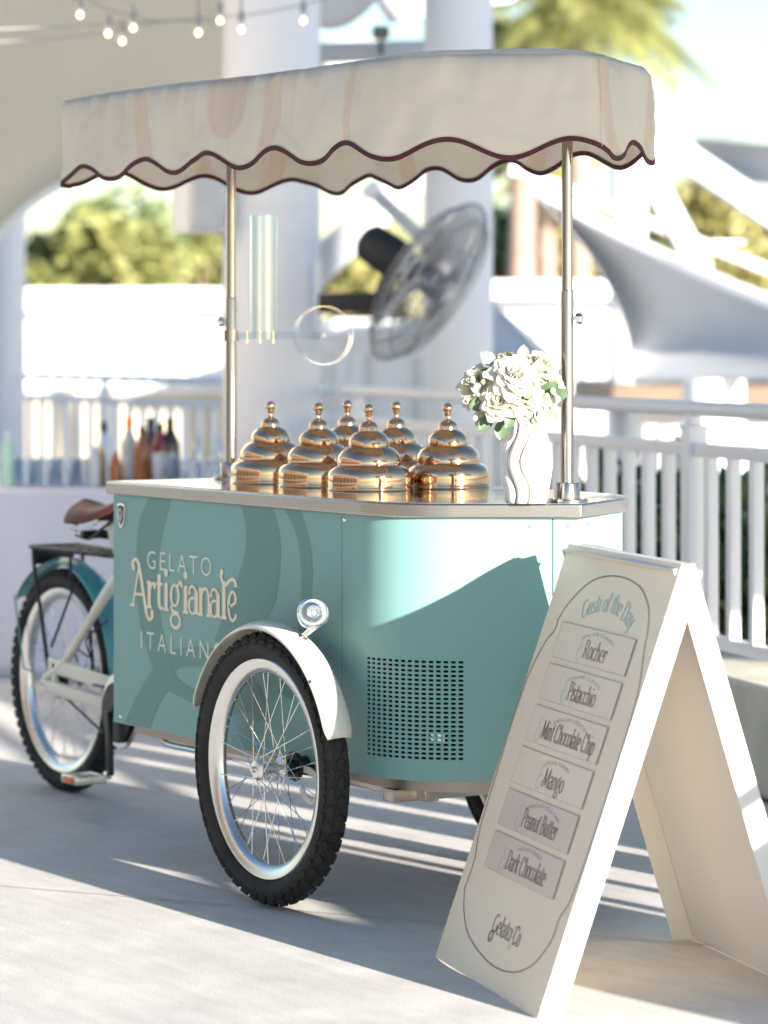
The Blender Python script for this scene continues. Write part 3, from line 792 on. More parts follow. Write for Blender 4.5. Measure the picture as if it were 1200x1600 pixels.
# nose panel with its field of slots
def nose_panel():
    s0, s1 = SM + g, S2 - g
    cols, rows, px_, pz = 15, 22, 0.0170, 0.01035
    gs0, gz0 = GS0, 0.3745
    gs1, gz1 = gs0 + cols * px_, gz0 + rows * pz
    def P3(q, z):
        p, n = body.at(q); return Vector((p.x, p.y, z))
    mb = MB()
    def patch(a, b, z0, z1):
        ss = sorted({a, b, *[q for q in body.l if a < q < b], *[gs0 + px_ * k for k in range(cols + 1) if a < gs0 + px_ * k < b], *[a + .012 * k for k in range(1, 60) if a + .012 * k < b - .004 and (b <= gs0 or a >= gs1)]})
        V_ = []
        for q in ss: V_ += [P3(q, z0), P3(q, z1)]
        mb.add(V_, [(2 * i, 2 * i + 2, 2 * i + 3, 2 * i + 1) for i in range(len(ss) - 1)])
    patch(s0, gs0, ZB, ZC0 + .004); patch(gs1, s1, ZB, ZC0 + .004)
    patch(gs0, gs1, ZB, gz0); patch(gs0, gs1, gz1, ZC0 + .004)
    hw_, hh_, r_ = 0.0059, 0.0029, 0.0026
    slot = []
    for (cx, cz, a0) in ((hw_ - r_, hh_ - r_, 0), (-hw_ + r_, hh_ - r_, 90), (-hw_ + r_, -hh_ + r_, 180), (hw_ - r_, -hh_ + r_, 270)):
        for k in range(3): slot.append((cx + r_ * math.cos(R(a0 + 45 * k)), cz + r_ * math.sin(R(a0 + 45 * k))))
    X_, Z_ = px_ / 2, pz / 2
    rect = [(X_, hh_ - r_), (X_, Z_), (hw_ - r_, Z_), (-hw_ + r_, Z_), (-X_, Z_), (-X_, hh_ - r_), (-X_, -hh_ + r_), (-X_, -Z_), (-hw_ + r_, -Z_), (hw_ - r_, -Z_), (X_, -Z_), (X_, -hh_ + r_)]
    wall = MB()
    for i in range(cols):
        for j in range(rows):
            cs, cz = gs0 + (i + .5) * px_, gz0 + (j + .5) * pz
            A = [P3(cs + u, cz + v) for u, v in slot]; B = [P3(cs + u, cz + v) for u, v in rect]
            mb.add(A + B, [(k, (k + 1) % 12, 12 + (k + 1) % 12, 12 + k) for k in range(12)])
            p, n = body.at(cs); nn = Vector((n.x, n.y, 0)) * -0.0035
            wall.add(A + [q + nn for q in A], [(k, (k + 1) % 12, 12 + (k + 1) % 12, 12 + k) for k in range(12)])
    o = mb.build('nose_panel', M['teal'], cart, 30, merge=0.00005)
    wall.build('slot_edges', M['teal'], o, 30)
    for (q, z, w) in ((gs0 + .10, gz0 + .10, .03), (gs0 + .19, gz0 + .05, .05), (gs0 + .03, gz0 + .14, .02), (gs0 + .13, gz0 + .15, .02)):
        p, n = body.at(q); MB().box((p.x - n.x * .03, p.y - n.y * .03, z), (w, w, .02), Matrix.Rotation(.6, 3, 'Z')).build('compressor', M['alu'], o, None)
GS0 = SM + 0.105
nose_panel()
sheet('far_panel', S2 + g, body.L, ZB, ZC0 + .004, M['teal'])
MB().add([(-.977, YC - .34, ZB), (-.977, YC + .34, ZB), (-.977, YC + .34, ZC0), (-.977, YC - .34, ZC0)], [(0, 1, 2, 3)]).build('back_panel', M['teal'], cart, None)
inner = Path(outline(0.329, -0.966, 0.61, 0.13))
MB().prism([(p.x, p.y) for p in inner.p], ZB + .03, ZC0 - .01).build('liner', M['dark'], cart, None)
M['pan_steel'] = mat('pan_steel', (0.30, 0.26, 0.23), 0.4, 1.0, var=0.1, rvar=0.08)
# steel pan under the body
pan = outline(0.30, -0.93, 0.585, 0.13)
MB().prism([(p.x, p.y) for p in pan], 0.300, ZB + .012).build('floor_pan', M['pan_steel'], cart, 30)
fr_ = MB()
fr_.bar((-.9, YC - .22, .286), (.36, YC - .22, .286), .04, .03, bev=.003).bar((-.9, YC + .22, .286), (.36, YC + .22, .286), .04, .03, bev=.003)
fr_.bar((.30, YC - .30, .284), (.30, YC + .30, .284), .05, .03, bev=.003)
fr_.build('chassis', M['steel'], cart)
lp = catmull([(-.83, -.33, .325), (-.835, -.33, .292), (-.80, -.33, .281), (-.70, -.33, .281), (-.62, -.33, .281)], 5)
MB().tube(lp, .008, 8).build('lift_handle', M['alu'], cart)

# counter
ctr = outline(0.350, -1.004, 0.638, 0.145)
co = MB().prism([(p.x, p.y) for p in ctr], ZC0, ZC1 - .0015).build('counter', M['steel'], cart, 30)
bv = co.modifiers.new('bevel', 'BEVEL'); bv.width = 0.004; bv.segments = 3; bv.limit_method = 'ANGLE'
MB().prism([(p.x, p.y) for p in outline(0.344, -0.998, 0.631, 0.143)], ZC1 - .0012, ZC1).build('worktop', M['steel_top'], co, None)
for (x, y) in ((0.555, 0.16), (-.1, .2)):
    MB().lathe([(0.0001, ZC1 + .0005), (.09, ZC1 + .0005), (.093, ZC1 - .0001)], 40, (x - .0, y, 0)).build('well_lid', M['steel'], co) if x < 0 else None
# screws on the panels
for q, z in ((SM + .012, .908), (S2 - .05, .903), (S2 + .035, .905), (0.04, .345), (SM + .012, .345), (S2 + .13, .903)):
    p, n = body.at(q)
    MB().lathe([(.0001, .003), (.004, .0024), (.0052, .0004), (.0052, -.001)], 14, (p.x, p.y, z), (n.x, n.y, 0)).build('screw', M['chrome'], cart)

# ---- printed side: swirl bands and lettering
def band(name, left, right, m, hgt, k=5):
    a = catmull([Vector(p) for p in left], k); b = catmull([Vector(p) for p in right], k)
    n = min(len(a), len(b)); mb = MB()
    V_ = []
    for i in range(n):
        V_ += [side_pt(a[i].x, max(ZB + .002, min(ZC0 - .002, a[i].y)), hgt), side_pt(b[i].x, max(ZB + .002, min(ZC0 - .002, b[i].y)), hgt)]
    mb.add(V_, [(2 * i, 2 * i + 1, 2 * i + 3, 2 * i + 2) for i in range(n - 1)])
    return mb.build(name, m, cart, None)
band('printed_swirl', [(-0.785, 0.92), (-0.834, 0.857), (-0.851, 0.77), (-0.851, 0.686), (-0.834, 0.603), (-0.797, 0.533), (-0.755, 0.482)],
     [(-0.661, 0.92), (-0.702, 0.845), (-0.726, 0.777), (-0.733, 0.689), (-0.714, 0.6), (-0.678, 0.532), (-0.640, 0.490)], M['teal_print'], .0004)
band('printed_swirl', [(-0.918, 0.330), (-0.844, 0.411), (-0.759, 0.486), (-0.678, 0.532), (-0.576, 0.555), (-0.456, 0.562), (-.33, .55), (-.24, .50), (-.16, .43)],
     [(-0.778, 0.330), (-0.726, 0.399), (-0.678, 0.438), (-0.651, 0.476), (-0.598, 0.502), (-0.456, 0.512), (-.36, .50), (-.29, .46), (-.23, .40)], M['teal_print'], .0007)
band('printed_swirl', [(-0.678, 0.520), (-0.648, 0.483), (-0.598, 0.461), (-0.531, 0.451), (-0.456, 0.449), (-.34, .46), (-.22, .49)],
     [(-0.706, 0.440), (-0.672, 0.434), (-0.598, 0.423), (-0.541, 0.413), (-0.456, 0.405), (-.33, .41), (-.18, .44)], M['teal_print'], .0010)
band('printed_swirl', [(-0.306, 0.92), (-0.284, 0.865), (-0.284, 0.819), (-0.311, 0.763), (-0.331, 0.735), (-0.392, 0.649), (-0.44, 0.583)],
     [(-0.152, 0.92), (-0.122, 0.863), (-0.116, 0.801), (-0.128, 0.738), (-0.152, 0.683), (-0.235, 0.599), (-0.297, 0.547)], M['teal_print'], .0004)
band('printed_swirl', [(-0.101, 0.92), (-0.05, 0.872), (-0.025, 0.806), (-0.022, 0.735), (-0.029, 0.666), (-0.068, 0.581), (-.13, .48)],
     [(-0.025, 0.92), (0.009, 0.87), (0.029, 0.809), (0.029, 0.738), (0.018, 0.679), (-0.018, 0.585), (-.06, .47)], M['teal_print'], .0004)
sans(MB(), side_pt, 'GELATO', -0.621, 0.739, 0.335, 0.046, .0014, 1.35, bold=-0.012).build('lettering', M['letter_white'], cart, None)
sans(MB(), side_pt, 'ITALIANO', -0.606, 0.531, 0.432, 0.046, .0014, 1.45, bold=-0.012).build('lettering', M['letter_white'], cart, None)
def artigianale():
    """decorative display lettering with a swash A, ball terminals and a hooked l joining the e"""
    mb = MB(); slot = [0]; ox, oz = -0.882, 0.640; H = 0.068     # x-height box
    def S(pts, w0, w1=None, sm=True, k=5):
        pts = [Vector((ox + x, oz + z)) for x, z in pts]
        if sm and len(pts) > 2: pts = catmull(pts, k)
        n = len(pts); V_ = []; w1 = w0 if w1 is None else w1
        slot[0] += 1; hg = .0014 + .00004 * (slot[0] % 20)
        for i in range(n):
            t = (pts[min(i + 1, n - 1)] - pts[max(i - 1, 0)])
            if t.length < 1e-9: t = Vector((1, 0))
            t.normalize(); nn = Vector((-t.y, t.x)) * (w0 + (w1 - w0) * abs(t.x)) / 2
            V_ += [side_pt(*(pts[i] + nn), hg), side_pt(*(pts[i] - nn), hg)]
        mb.add(V_, [(2 * i, 2 * i + 1, 2 * i + 3, 2 * i + 2) for i in range(n - 1)])
    def dot(x, z, r):
        slot[0] += 1; hg = .0014 + .00004 * (slot[0] % 20)
        mb.add([side_pt(ox + x, oz + z, hg)] + [side_pt(ox + x + r * math.cos(2 * PI * i / 12), oz + z + r * math.sin(2 * PI * i / 12), hg) for i in range(12)], [(0, 1 + i, 1 + (i + 1) % 12) for i in range(12)])
    T, t_ = .0175, .007
    def serif(x, z=0.0, w=.014): S([(x - w, z), (x + w, z)], t_, t_, False)
    # A with swashes
    S([(.015, 0), (.034, .06), (.052, .112)], .009); serif(.012, 0.0, .013)
    S([(.018, .096), (.014, .108), (.026, .119), (.042, .113), (.056, .085), (.080, .012), (.092, -.020), (.104, -.031), (.118, -.024), (.120, -.012)], T, .008)
    S([(.026, .030), (.068, .030)], t_, t_, False); dot(.120, -.012, .0085); dot(.018, .097, .008)
    # r
    S([(.105, H), (.105, .0)], T, T, False); serif(.105, .001); S([(.092, H - .003), (.105, H - .003)], t_, t_, False)
    S([(.108, .040), (.118, .060), (.130, .064)], .008); dot(.133, .058, .009)
    # t
    S([(.158, .088), (.158, .018), (.166, .002), (.178, .006)], T, .008); S([(.143, H - .004), (.178, H - .004)], t_, t_, False)
    # i
    S([(.196, H), (.196, 0)], T, T, False); serif(.196, .001); dot(.196, .094, .010)
    # g
    def ringg(cx, cz, rx, rz, w, th, a0=0, a1=360):
        S([(cx + rx * math.cos(R(a0 + (a1 - a0) * i / 24)), cz + rz * math.sin(R(a0 + (a1 - a0) * i / 24))) for i in range(25)], w, th, False)
    ringg(.242, .040, .020, .026, .015, .007); S([(.255, .062), (.266, .074), (.276, .074)], .008); dot(.276, .069, .0075)
    S([(.230, .016), (.222, .008), (.230, .0), (.262, -.006)], .008, .010); ringg(.244, -.024, .024, .018, .012, .008)
    # i
    S([(.297, H), (.297, 0)], T, T, False); serif(.297, .001); dot(.297, .094, .010)
    def let_a(x):
        S([(x - .020, .050), (x - .016, .064), (x, .068), (x + .015, .058), (x + .016, .044)], .009, .007); S([(x + .0165, .058), (x + .0165, .0)], T, T, False)
        ringg(x - .003, .020, .018, .020, .013, .006, 60, 330); S([(x + .017, .004), (x + .028, .001)], t_, t_, False); dot(x - .019, .052, .0065)
    def let_n(x):
        S([(x - .02, H), (x - .02, 0)], T, T, False); serif(x - .02, .001, .012); S([(x - .03, H - .003), (x - .02, H - .003)], t_, t_, False)
        S([(x - .018, .046), (x - .006, .064), (x + .008, .066), (x + .019, .052), (x + .021, .0)], .012, .008); serif(x + .021, .001, .012)
    let_a(.336); let_n(.396); let_a(.448)
    # l with the flag that arches over the e
    S([(.492, .092), (.492, 0)], T, T, False); serif(.492, .001)
    S([(.484, .116), (.478, .106), (.484, .092), (.500, .082), (.520, .094), (.540, .098), (.550, .090), (.551, .080)], .013, .009); dot(.482, .113, .008)
    # e
    S([(.516, .030), (.535, .036), (.549, .044), (.548, .060), (.536, .068), (.522, .058), (.516, .034), (.520, .010), (.534, -.003), (.548, .004), (.553, .014)], .013, .007)
    return mb.build('lettering', M['letter_cream'], cart, None)
artigianale()
# maker's shield badge
bx_, bz_ = -0.930, 0.868
shield = [(-.019, .030), (0, .033), (.019, .030), (.0195, 0), (.012, -.021), (0, -.033), (-.012, -.021), (-.0195, 0)]
def shield_mb(k, y0, y1):
    mb = MB(); n = len(shield)
    mb.add([side_pt(bx_ + a * k, bz_ + b * k, y1) for a, b in shield] + [side_pt(bx_ + a * k, bz_ + b * k, y0) for a, b in shield], [list(range(n))] + [(i, (i + 1) % n, n + (i + 1) % n, n + i) for i in range(n)])
    return mb
bd = shield_mb(1.0, 0, .004).build('badge', M['chrome'], cart, None)
shield_mb(.82, .0041, .0046).build('badge_field', M['black'], bd, None)
em = MB(); 
em.tube([side_pt(bx_ + .010 * math.cos(a), bz_ + .004 + .013 * math.sin(a), .0055) for a in [2 * PI * i / 20 for i in range(20)]], .0012, 6, closed=True)
em.tube([side_pt(bx_, bz_ + .02, .0055), side_pt(bx_, bz_ - .024, .0055)], .0013, 6).tube([side_pt(bx_ - .010, bz_ - .01, .0056), side_pt(bx_, bz_ + .003, .0056), side_pt(bx_ + .010, bz_ - .01, .0056)], .0012, 6)
em.build('badge_emblem', M['chrome'], bd)

# ---- wheels
def tyre_parts(wheel, c, Rt, Rr, wid, knob_rows, nk, seed, hairs=True):
    """tyre, tread, rim, hub and spokes about the y axis through c"""
    rnd = random.Random(seed); hw = wid / 2
    sec = []
    rc = (Rt - Rr) / 2
    for k in range(21):
        a = -PI * 0.80 + 2 * PI * 0.80 * k / 20
        sec.append((Rr + rc + math.cos(a) * rc * (0.93), math.sin(a) * hw))
    MB().lathe(sec, 96, c, (0, 1, 0)).build('tyre', M['rubber'], wheel, 60)
    tr = MB()
    rows = knob_rows
    for ri, ang in enumerate(rows):
        for k in range(nk):
            th = 2 * PI * (k + (0.5 if ri % 2 else 0)) / nk
            rr = Rr + rc + math.cos(ang) * rc * .95; yy = math.sin(ang) * hw * .99
            er = Vector((math.cos(th), 0, math.sin(th))); et = Vector((-math.sin(th), 0, math.cos(th))); ey = Vector((0, 1, 0))
            nn = (er * math.cos(ang) + ey * math.sin(ang)).normalized(); sd = et.cross(nn).normalized()
            hl = PI * Rt / nk * .80; hs = hw * (.27 if abs(ang) < .9 else .20); ht = .0055
            p = Vector(c) + er * rr + ey * yy
            hexs = [(-1, .35), (-.35, 1), (.45, 1), (1, .2), (.4, -1), (-.4, -1)] if ri % 2 == 0 else [(-1, -.3), (-.45, -1), (.4, -1), (1, -.2), (.45, 1), (-.4, 1)]
            A = [p + et * (a * hl) + sd * (b * hs) - nn * .003 for a, b in hexs]; B = [p + et * (a * hl * .86) + sd * (b * hs * .86) + nn * ht for a, b in hexs]
            tr.add(A + B, [list(range(6, 12))] + [(i, (i + 1) % 6, 6 + (i + 1) % 6, 6 + i) for i in range(6)])
    if hairs:
        for k in range(260):
            th = rnd.random() * 2 * PI; ang = rnd.choice((-1, 1)) * rnd.uniform(.5, 1.5)
            er = Vector((math.cos(th), 0, math.sin(th))); ey = Vector((0, 1, 0)); nn = (er * math.cos(ang) + ey * math.sin(ang)).normalized()
            p = Vector(c) + er * (Rr + rc + math.cos(ang) * rc * .95) + ey * (math.sin(ang) * hw)
            q = p + (nn + Vector((rnd.uniform(-.3, .3), 0, rnd.uniform(-.3, .3)))).normalized() * rnd.uniform(.007, .013)
            sd = nn.orthogonal().normalized() * .0006; s2 = nn.cross(sd).normalized() * .0006
            tr.add([p + sd, p - sd * .5 + s2, p - sd * .5 - s2, q], [(0, 1, 3), (1, 2, 3), (2, 0, 3)])
    stuff(tr.build('tread', M['rubber'], wheel, 30))
    rw = .019
    prof = [(Rr - .030, 0), (Rr - .026, -rw * .55), (Rr - .012, -rw), (Rr + .004, -rw * 1.12), (Rr + .007, -rw * 1.0), (Rr + .004, -rw * .9), (Rr - .004, -rw * .5), (Rr - .008, 0),
            (Rr - .004, rw * .5), (Rr + .004, rw * .9), (Rr + .007, rw), (Rr + .004, rw * 1.12), (Rr - .012, rw), (Rr - .026, rw * .55), (Rr - .030, 0)]
    MB().lathe(prof, 96, c, (0, 1, 0)).build('rim', M['alu'], wheel, 40)
def spokes(wheel, c, Rr, fl_y, fl_r, n=36, m='chrome'):
    me = {}
    for k in range(n):
        sgn = -1 if k % 2 else 1; kind = (k // 2) % 2
        key = (sgn, kind)
        a0 = 2 * PI * k / n; twist = R(62) * (1 if kind else -1)
        if key not in me:
            p0 = Vector((fl_r * math.cos(twist), sgn * fl_y, fl_r * math.sin(twist))); p1 = Vector((Rr - .027, sgn * .004, 0))
            me[key] = MB().tube([p0, p0.lerp(p1, .985), p1], [.0012, .0012, .0024], 5).mesh('spoke', M[m])
        o = bpy.data.objects.new('spoke', me[key]); COL.objects.link(o); o.location = c; o.rotation_euler = (0, -a0, 0); o.parent = wheel
def hub(wheel, c, hw, rad, cap_out=-1):
    prof = [(.0001, -hw - .018), (.006, -hw - .017), (.0075, -hw - .008), (rad * .95, -hw - .006), (rad * 1.25, -hw), (rad * 1.25, -hw + .006), (rad * .6, -hw + .014), (rad * .6, hw - .014), (rad * 1.25, hw - .006), (rad * 1.25, hw), (rad * .9, hw + .006), (.0001, hw + .008)]
    MB().lathe(prof, 28, c, (0, 1, 0)).build('hub', M['alu'], wheel, 30)
ROWS = (-1.18, -.62, 0, .62, 1.18)
def wheel_part(name): 
    o = bpy.data.objects.new(name, None); COL.objects.link(o); o.parent = cart; o.empty_display_size = .1; return o
for (cx, cy, sd) in ((0, -0.498, 1), (-.10, 0.318, 2)):
    w = wheel_part('front_wheel'); c = Vector((cx, cy, 0.322))
    tyre_parts(w, c, .316, .252, .066, ROWS, 46, sd)
    spokes(w, c, .252, .030, .024, 36); hub(w, c, .034, .021)
# stub axle and its brake arm
MB().tube([(0, -.47, .322), (0, -.40, .322), (0, -.33, .322), (0, .30, .322)], [.014, .023, .024, .024], 16).build('axle', M['black_plastic'], cart)
MB().lathe([(.034, -.006), (.036, 0), (.034, .006), (.02, .008), (.02, -.008), (.034, -.006)], 24, (0, -.432, .322), (0, 1, 0)).build('brake_drum', M['black'], cart)
arm = catmull([(.03, -.425, .318), (.065, -.425, .316), (.10, -.425, .298), (.105, -.425, .268), (.08, -.425, .248), (.045, -.425, .252), (.02, -.425, .275)], 6)
mb = MB()
for i in range(len(arm) - 1): mb.bar(arm[i], arm[i + 1] + (arm[i + 1] - arm[i]) * .1, .004, .016)
mb.build('brake_arm', M['cream'], cart)
# mudguard with its stays
def guard(name, c, rad, wid, a0, a1, m, parent=cart, crown=.016, thick=.003):
    def fn(u, v):
        th = a0 + (a1 - a0) * u; q = (v - .5) * 2
        rr = rad + crown * (1 - q * q); endr = min(u, 1 - u) * 40
        qq = q * (1 if endr > 1 else .80 + .20 * endr)
        return Vector((c[0] + rr * math.cos(th), c[1] + qq * wid / 2, c[2] + rr * math.sin(th)))
    o = MB().grid(fn, 60, 10).build(name, m, parent, 60); solid(o, thick, 1); return o
gd = guard('mudguard', (0.006, -.502, .322), .327, .076, R(18), R(159.5), M['cream'])
MB().lathe([(.0001, .003), (.0045, .002), (.0045, 0)], 10, (.265, -.548, .55), (.72, -.3, .62)).build('rivet', M['chrome'], gd)
guard('mudguard', (-.094, .325, .322), .336, .096, R(18), R(159.5), M['cream'])

# ---- headlamp on the mudguard
lc = Vector((0.168, -.480, .696)); ld = Vector((.86, -.50, -.06)).normalized()
lamp = wheel_part('headlamp')
MB().lathe([(.0001, -.052), (.012, -.050), (.026, -.040), (.034, -.022), (.0365, 0.0), (.0385, .004), (.0385, .012), (.035, .015), (.034, .012)], 36, lc, ld).build('lamp_shell', M['chrome'], lamp, 50)
MB().lathe([(.034, .012), (.026, .004), (.012, -.012), (.0001, -.018)], 36, lc, ld).build('reflector', M['chrome'], lamp, 50)
lens = MB().lathe([(.0345, .0135), (.028, .0175), (.015, .020), (.0001, .021)], 36, lc, ld).build('lens', M['glass'], lamp, 50)
rb = MB(); ex = ld.orthogonal().normalized(); ey = ld.cross(ex)
for k in range(-4, 5):
    hgt = math.sqrt(max(0, .031 ** 2 - (k * .0068) ** 2))
    rb.tube([lc + ld * .0165 + ex * (k * .0068) - ey * hgt, lc + ld * .0195 + ex * (k * .0068), lc + ld * .0165 + ex * (k * .0068) + ey * hgt], .0012, 5)
rb.build('lens_ribs', M['acrylic'], lamp)
MB().ball(lc + ld * .0, .006).build('bulb', M['letter_white'], lamp)
MB().tube([lc - Vector((0, 0, .034)), (.150, -.492, .645), (.148, -.496, .628)], [.007, .006, .008], 10).box((.148, -.498, .640), (.03, .02, .006), bev=.002).build('lamp_bracket', M['chrome'], lamp)

# ---- canopy posts
def post(name, x, y, ztop, parent=cart, knob=None):
    w = wheel_part(name)
    MB().lathe([(.0001, ZC1 + .0075), (.046, ZC1 + .007), (.0475, ZC1 + .004), (.0475, ZC1 + .0003)], 36, (x, y, 0)).build('flange', M['post_steel'], w)
    MB().lathe([(.0001, ZC1 + .044), (.027, ZC1 + .044), (.029, ZC1 + .041), (.029, ZC1 + .005)], 36, (x, y, 0)).build('socket', M['post_steel'], w)
    MB().lathe([(.0148, ZC1 + .03), (.0148, 1.432), (.0142, 1.436), (.0128, 1.437)], 28, (x, y, 0)).build('sleeve', M['post_steel'], w)
    MB().lathe([(.0126, 1.40), (.0126, ztop)], 28, (x, y, 0)).build('tube', M['post_steel'], w)
    if knob:
        kd = Vector(knob).normalized(); p = Vector((x, y, 1.372))
        MB().lathe([(.004, .013), (.004, .020), (.011, .021), (.013, .026), (.013, .034), (.010, .037), (.0001, .037)], 6 if x > 0 else 20, p, kd).build('clamp_knob', M['chrome'], w)
    for k in range(3):
        a = 2 * PI * k / 3 + .5
        MB().lathe([(.0001, ZC1 + .0105), (.004, ZC1 + .010), (.004, ZC1 + .006)], 8, (x + .038 * math.cos(a), y + .038 * math.sin(a), 0)).build('bolt', M['chrome'], w)
post('canopy_post', -.925, -.077, 1.93, knob=(-.9, -.55, 0))
post('canopy_post', .546, -.035, 1.93, knob=(.75, .55, 0))

# ---- canopy
CZT, CZH, AMP = 1.958, 1.736, 0.042
cpl = outline(0.388, -1.185, 0.705, 0.16)
def round_corner(pts, i, r, k=5):
    p = pts[i]; a = pts[i - 1]; b = pts[(i + 1) % len(pts)]
    u = (a - p).normalized(); v = (b - p).normalized(); A = p + u * r; B = p + v * r
    return [A * (1 - t) ** 2 + p * 2 * t * (1 - t) + B * t * t for t in [j / k for j in range(k + 1)]]
mid = len(cpl) // 2
loop = round_corner(cpl, 0, .03) + cpl[1:mid] + round_corner(cpl, mid, .05) + cpl[mid + 1:-1] + round_corner(cpl, len(cpl) - 1, .03)
cp = Path(loop + [loop[0]])
NS = 520
LS, LR = 1.40, 2 * (0.388 - .03)                # straight side and rear edge lengths
def _raw(q):
    a = min(q, LS) / .325; q2 = q - LS
    if q2 > 0: a += min(q2, cp.L - 2 * LS - LR) / .272
    q3 = q - (cp.L - LS - LR)
    if q3 > 0: a += min(q3, LS) / .325
    q4 = q - (cp.L - LR)
    if q4 > 0: a += q4 / .272
    return a
PK = round(_raw(cp.L)) / _raw(cp.L)
def phase(q): return _raw(q) * PK
def wrinkle(q, v, p):
    a = noise.noise(Vector((p.x * 5, p.y * 5, v * 1.2))) * .010 + noise.noise(Vector((p.x * 16 + v * 3, p.y * 16, v * 2.5 + 7))) * .0045
    b = .0055 * math.sin(q * 2 * PI / .137 + 1.2 * math.sin(q * 3.1)) * v * (0.35 + .65 * noise.noise(Vector((q * 2.0, 3.3, 0))))
    crease = abs(noise.noise(Vector((p.x * 9 - v * 5, p.y * 9, v * 4 + 3)))) * -.007
    tens = .013 * max(0, math.sin(q * 2 * PI / .095 + v * 2.2)) ** 3 * (1 - v) * (1 if p.x < .1 else .25)
    return a + b + crease + tens
def hem_z(q): return CZH + AMP * (0.5 - 0.5 * math.cos(2 * PI * phase(q))) + .006 * math.sin(q * 2.7)
def val(u, v, off=0.0):
    q = u * cp.L; p, n = cp.at(q)
    zt = CZT + .004 * math.sin(q * 4); z = zt + (hem_z(q) - zt) * v
    o = wrinkle(q, v, p) + .010 * v + off - .012 * max(0, 1 - v * 9) ** 2
    return Vector((p.x + n.x * o, p.y + n.y * o, z))
canopy = wheel_part('canopy')
def fabric():
    m = bpy.data.materials.new('canopy_fabric'); m.use_nodes = True; nt = m.node_tree; L = nt.links.new
    b = nt.nodes['Principled BSDF']; out = nt.nodes['Material Output']; tc = nt.nodes.new('ShaderNodeTexCoord')
    rings = [(0, 2, -.395, 1.93, .375, .36, .80), (0, 2, -.285, 1.912, .098, .100, 0), (0, 2, .56, 1.80, .30, .40, .90), (1, 2, .10, 1.93, .16, .30, .70)]
    mk = ring_mask(nt, tc.outputs['Object'], rings)
    nz = nt.nodes.new('ShaderNodeTexNoise'); nz.inputs['Scale'].default_value = 5; nz.inputs['Detail'].default_value = 5; L(tc.outputs['Object'], nz.inputs['Vector'])
    mr = nt.nodes.new('ShaderNodeMapRange'); mr.inputs[1].default_value = .3; mr.inputs[2].default_value = .7; mr.inputs[3].default_value = .95; mr.inputs[4].default_value = 1.03; L(nz.outputs['Fac'], mr.inputs[0])
    mx = nt.nodes.new('ShaderNodeMix'); mx.data_type = 'RGBA'; L(mk, mx.inputs[0]); mx.inputs[6].default_value = (.94, .875, .77, 1); mx.inputs[7].default_value = (.91, .79, .665, 1)
    hs = nt.nodes.new('ShaderNodeHueSaturation'); L(mx.outputs[2], hs.inputs['Color']); L(mr.outputs[0], hs.inputs['Value']); L(hs.outputs[0], b.inputs['Base Color'])
    b.inputs['Roughness'].default_value = .55; b.inputs['Sheen Weight'].default_value = .1
    n2 = nt.nodes.new('ShaderNodeTexNoise'); n2.noise_type = 'RIDGED_MULTIFRACTAL'; n2.inputs['Scale'].default_value = 4.5; n2.inputs['Detail'].default_value = 8; n2.inputs['Distortion'].default_value = 1.5; L(tc.outputs['Object'], n2.inputs['Vector'])
    bp = nt.nodes.new('ShaderNodeBump'); bp.inputs['Strength'].default_value = .35; bp.inputs['Distance'].default_value = .006; L(n2.outputs['Fac'], bp.inputs['Height']); L(bp.outputs[0], b.inputs['Normal'])
    tr = nt.nodes.new('ShaderNodeBsdfTranslucent'); L(hs.outputs[0], tr.inputs[0])
    ms = nt.nodes.new('ShaderNodeMixShader'); ms.inputs[0].default_value = .45; L(b.outputs[0], ms.inputs[1]); L(tr.outputs[0], ms.inputs[2]); L(ms.outputs[0], out.inputs[0])
    return m
M['fabric'] = fabric()
va = MB().grid(lambda u, v: val(u, v), NS, 16, closed_u=True).build('valance', M['fabric'], canopy, 80); solid(va, .0016)
# top cloth: slightly crowned over the frame
cen = Vector((-.2, YC))
def topf(u, v):
    e = val(u, 0.0); k = v
    c = Vector((max(-.85, min(.35, e.x)), YC, 0)); p = Vector((e.x, e.y, 0)).lerp(c, k)
    return Vector((p.x, p.y, e.z + .030 * math.sin(k * PI / 2) ** .7 + .004 * noise.noise(Vector((p.x * 6, p.y * 6, 2)))))
tp = MB().grid(topf, NS, 8, closed_u=True).build('top_cloth', M['fabric'], canopy, 80); solid(tp, .0016)
trim_pts = []
for i in range(NS):
    u = i / NS; trim_pts.append((val(u, 1.0), u))
tm = MB(); V_ = []
for i in range(NS):
    u = i / NS; a = val(u, .985, .0022); b = a + Vector((0, 0, -.0135)); a2 = val(u, .985, -.0022); b2 = a2 + Vector((0, 0, -.0135))
    a.z = a2.z = hem_z(u * cp.L) + .004; b.z = b2.z = hem_z(u * cp.L) - .0075
    V_ += [a, b, b2, a2]
tm.add(V_, [(4 * i + k, 4 * ((i + 1) % NS) + k, 4 * ((i + 1) % NS) + (k + 1) % 4, 4 * i + (k + 1) % 4) for i in range(NS) for k in range(4)])
tm.build('scallop_trim', M['trim'], canopy, 50)
# seams
for q in (cp.l[mid + 8], ):
    u = q / cp.L
    MB().tube([val(u, v / 20, .0012) for v in range(21)], .0012, 5).build('seam', M['fabric'], canopy)
# frame below the cloth
frm = MB(); ins = [Vector((p.x * .985, (p.y - YC) * .95 + YC)) for p in loop]
frm.tube([(p.x, p.y, 1.935) for p in ins], .009, 8, closed=True)
frm.tube([(-1.08, YC, 1.935), (.66, YC, 1.935)], .010, 8)
for x in (-.93, -.4, .13, .42):
    frm.tube([(x, YC - .35 if x < .3 else YC - .26, 1.935), (x, YC + .35 if x < .3 else YC + .26, 1.935)], .008, 8)
frm.build('canopy_frame', M['post_steel'], canopy)

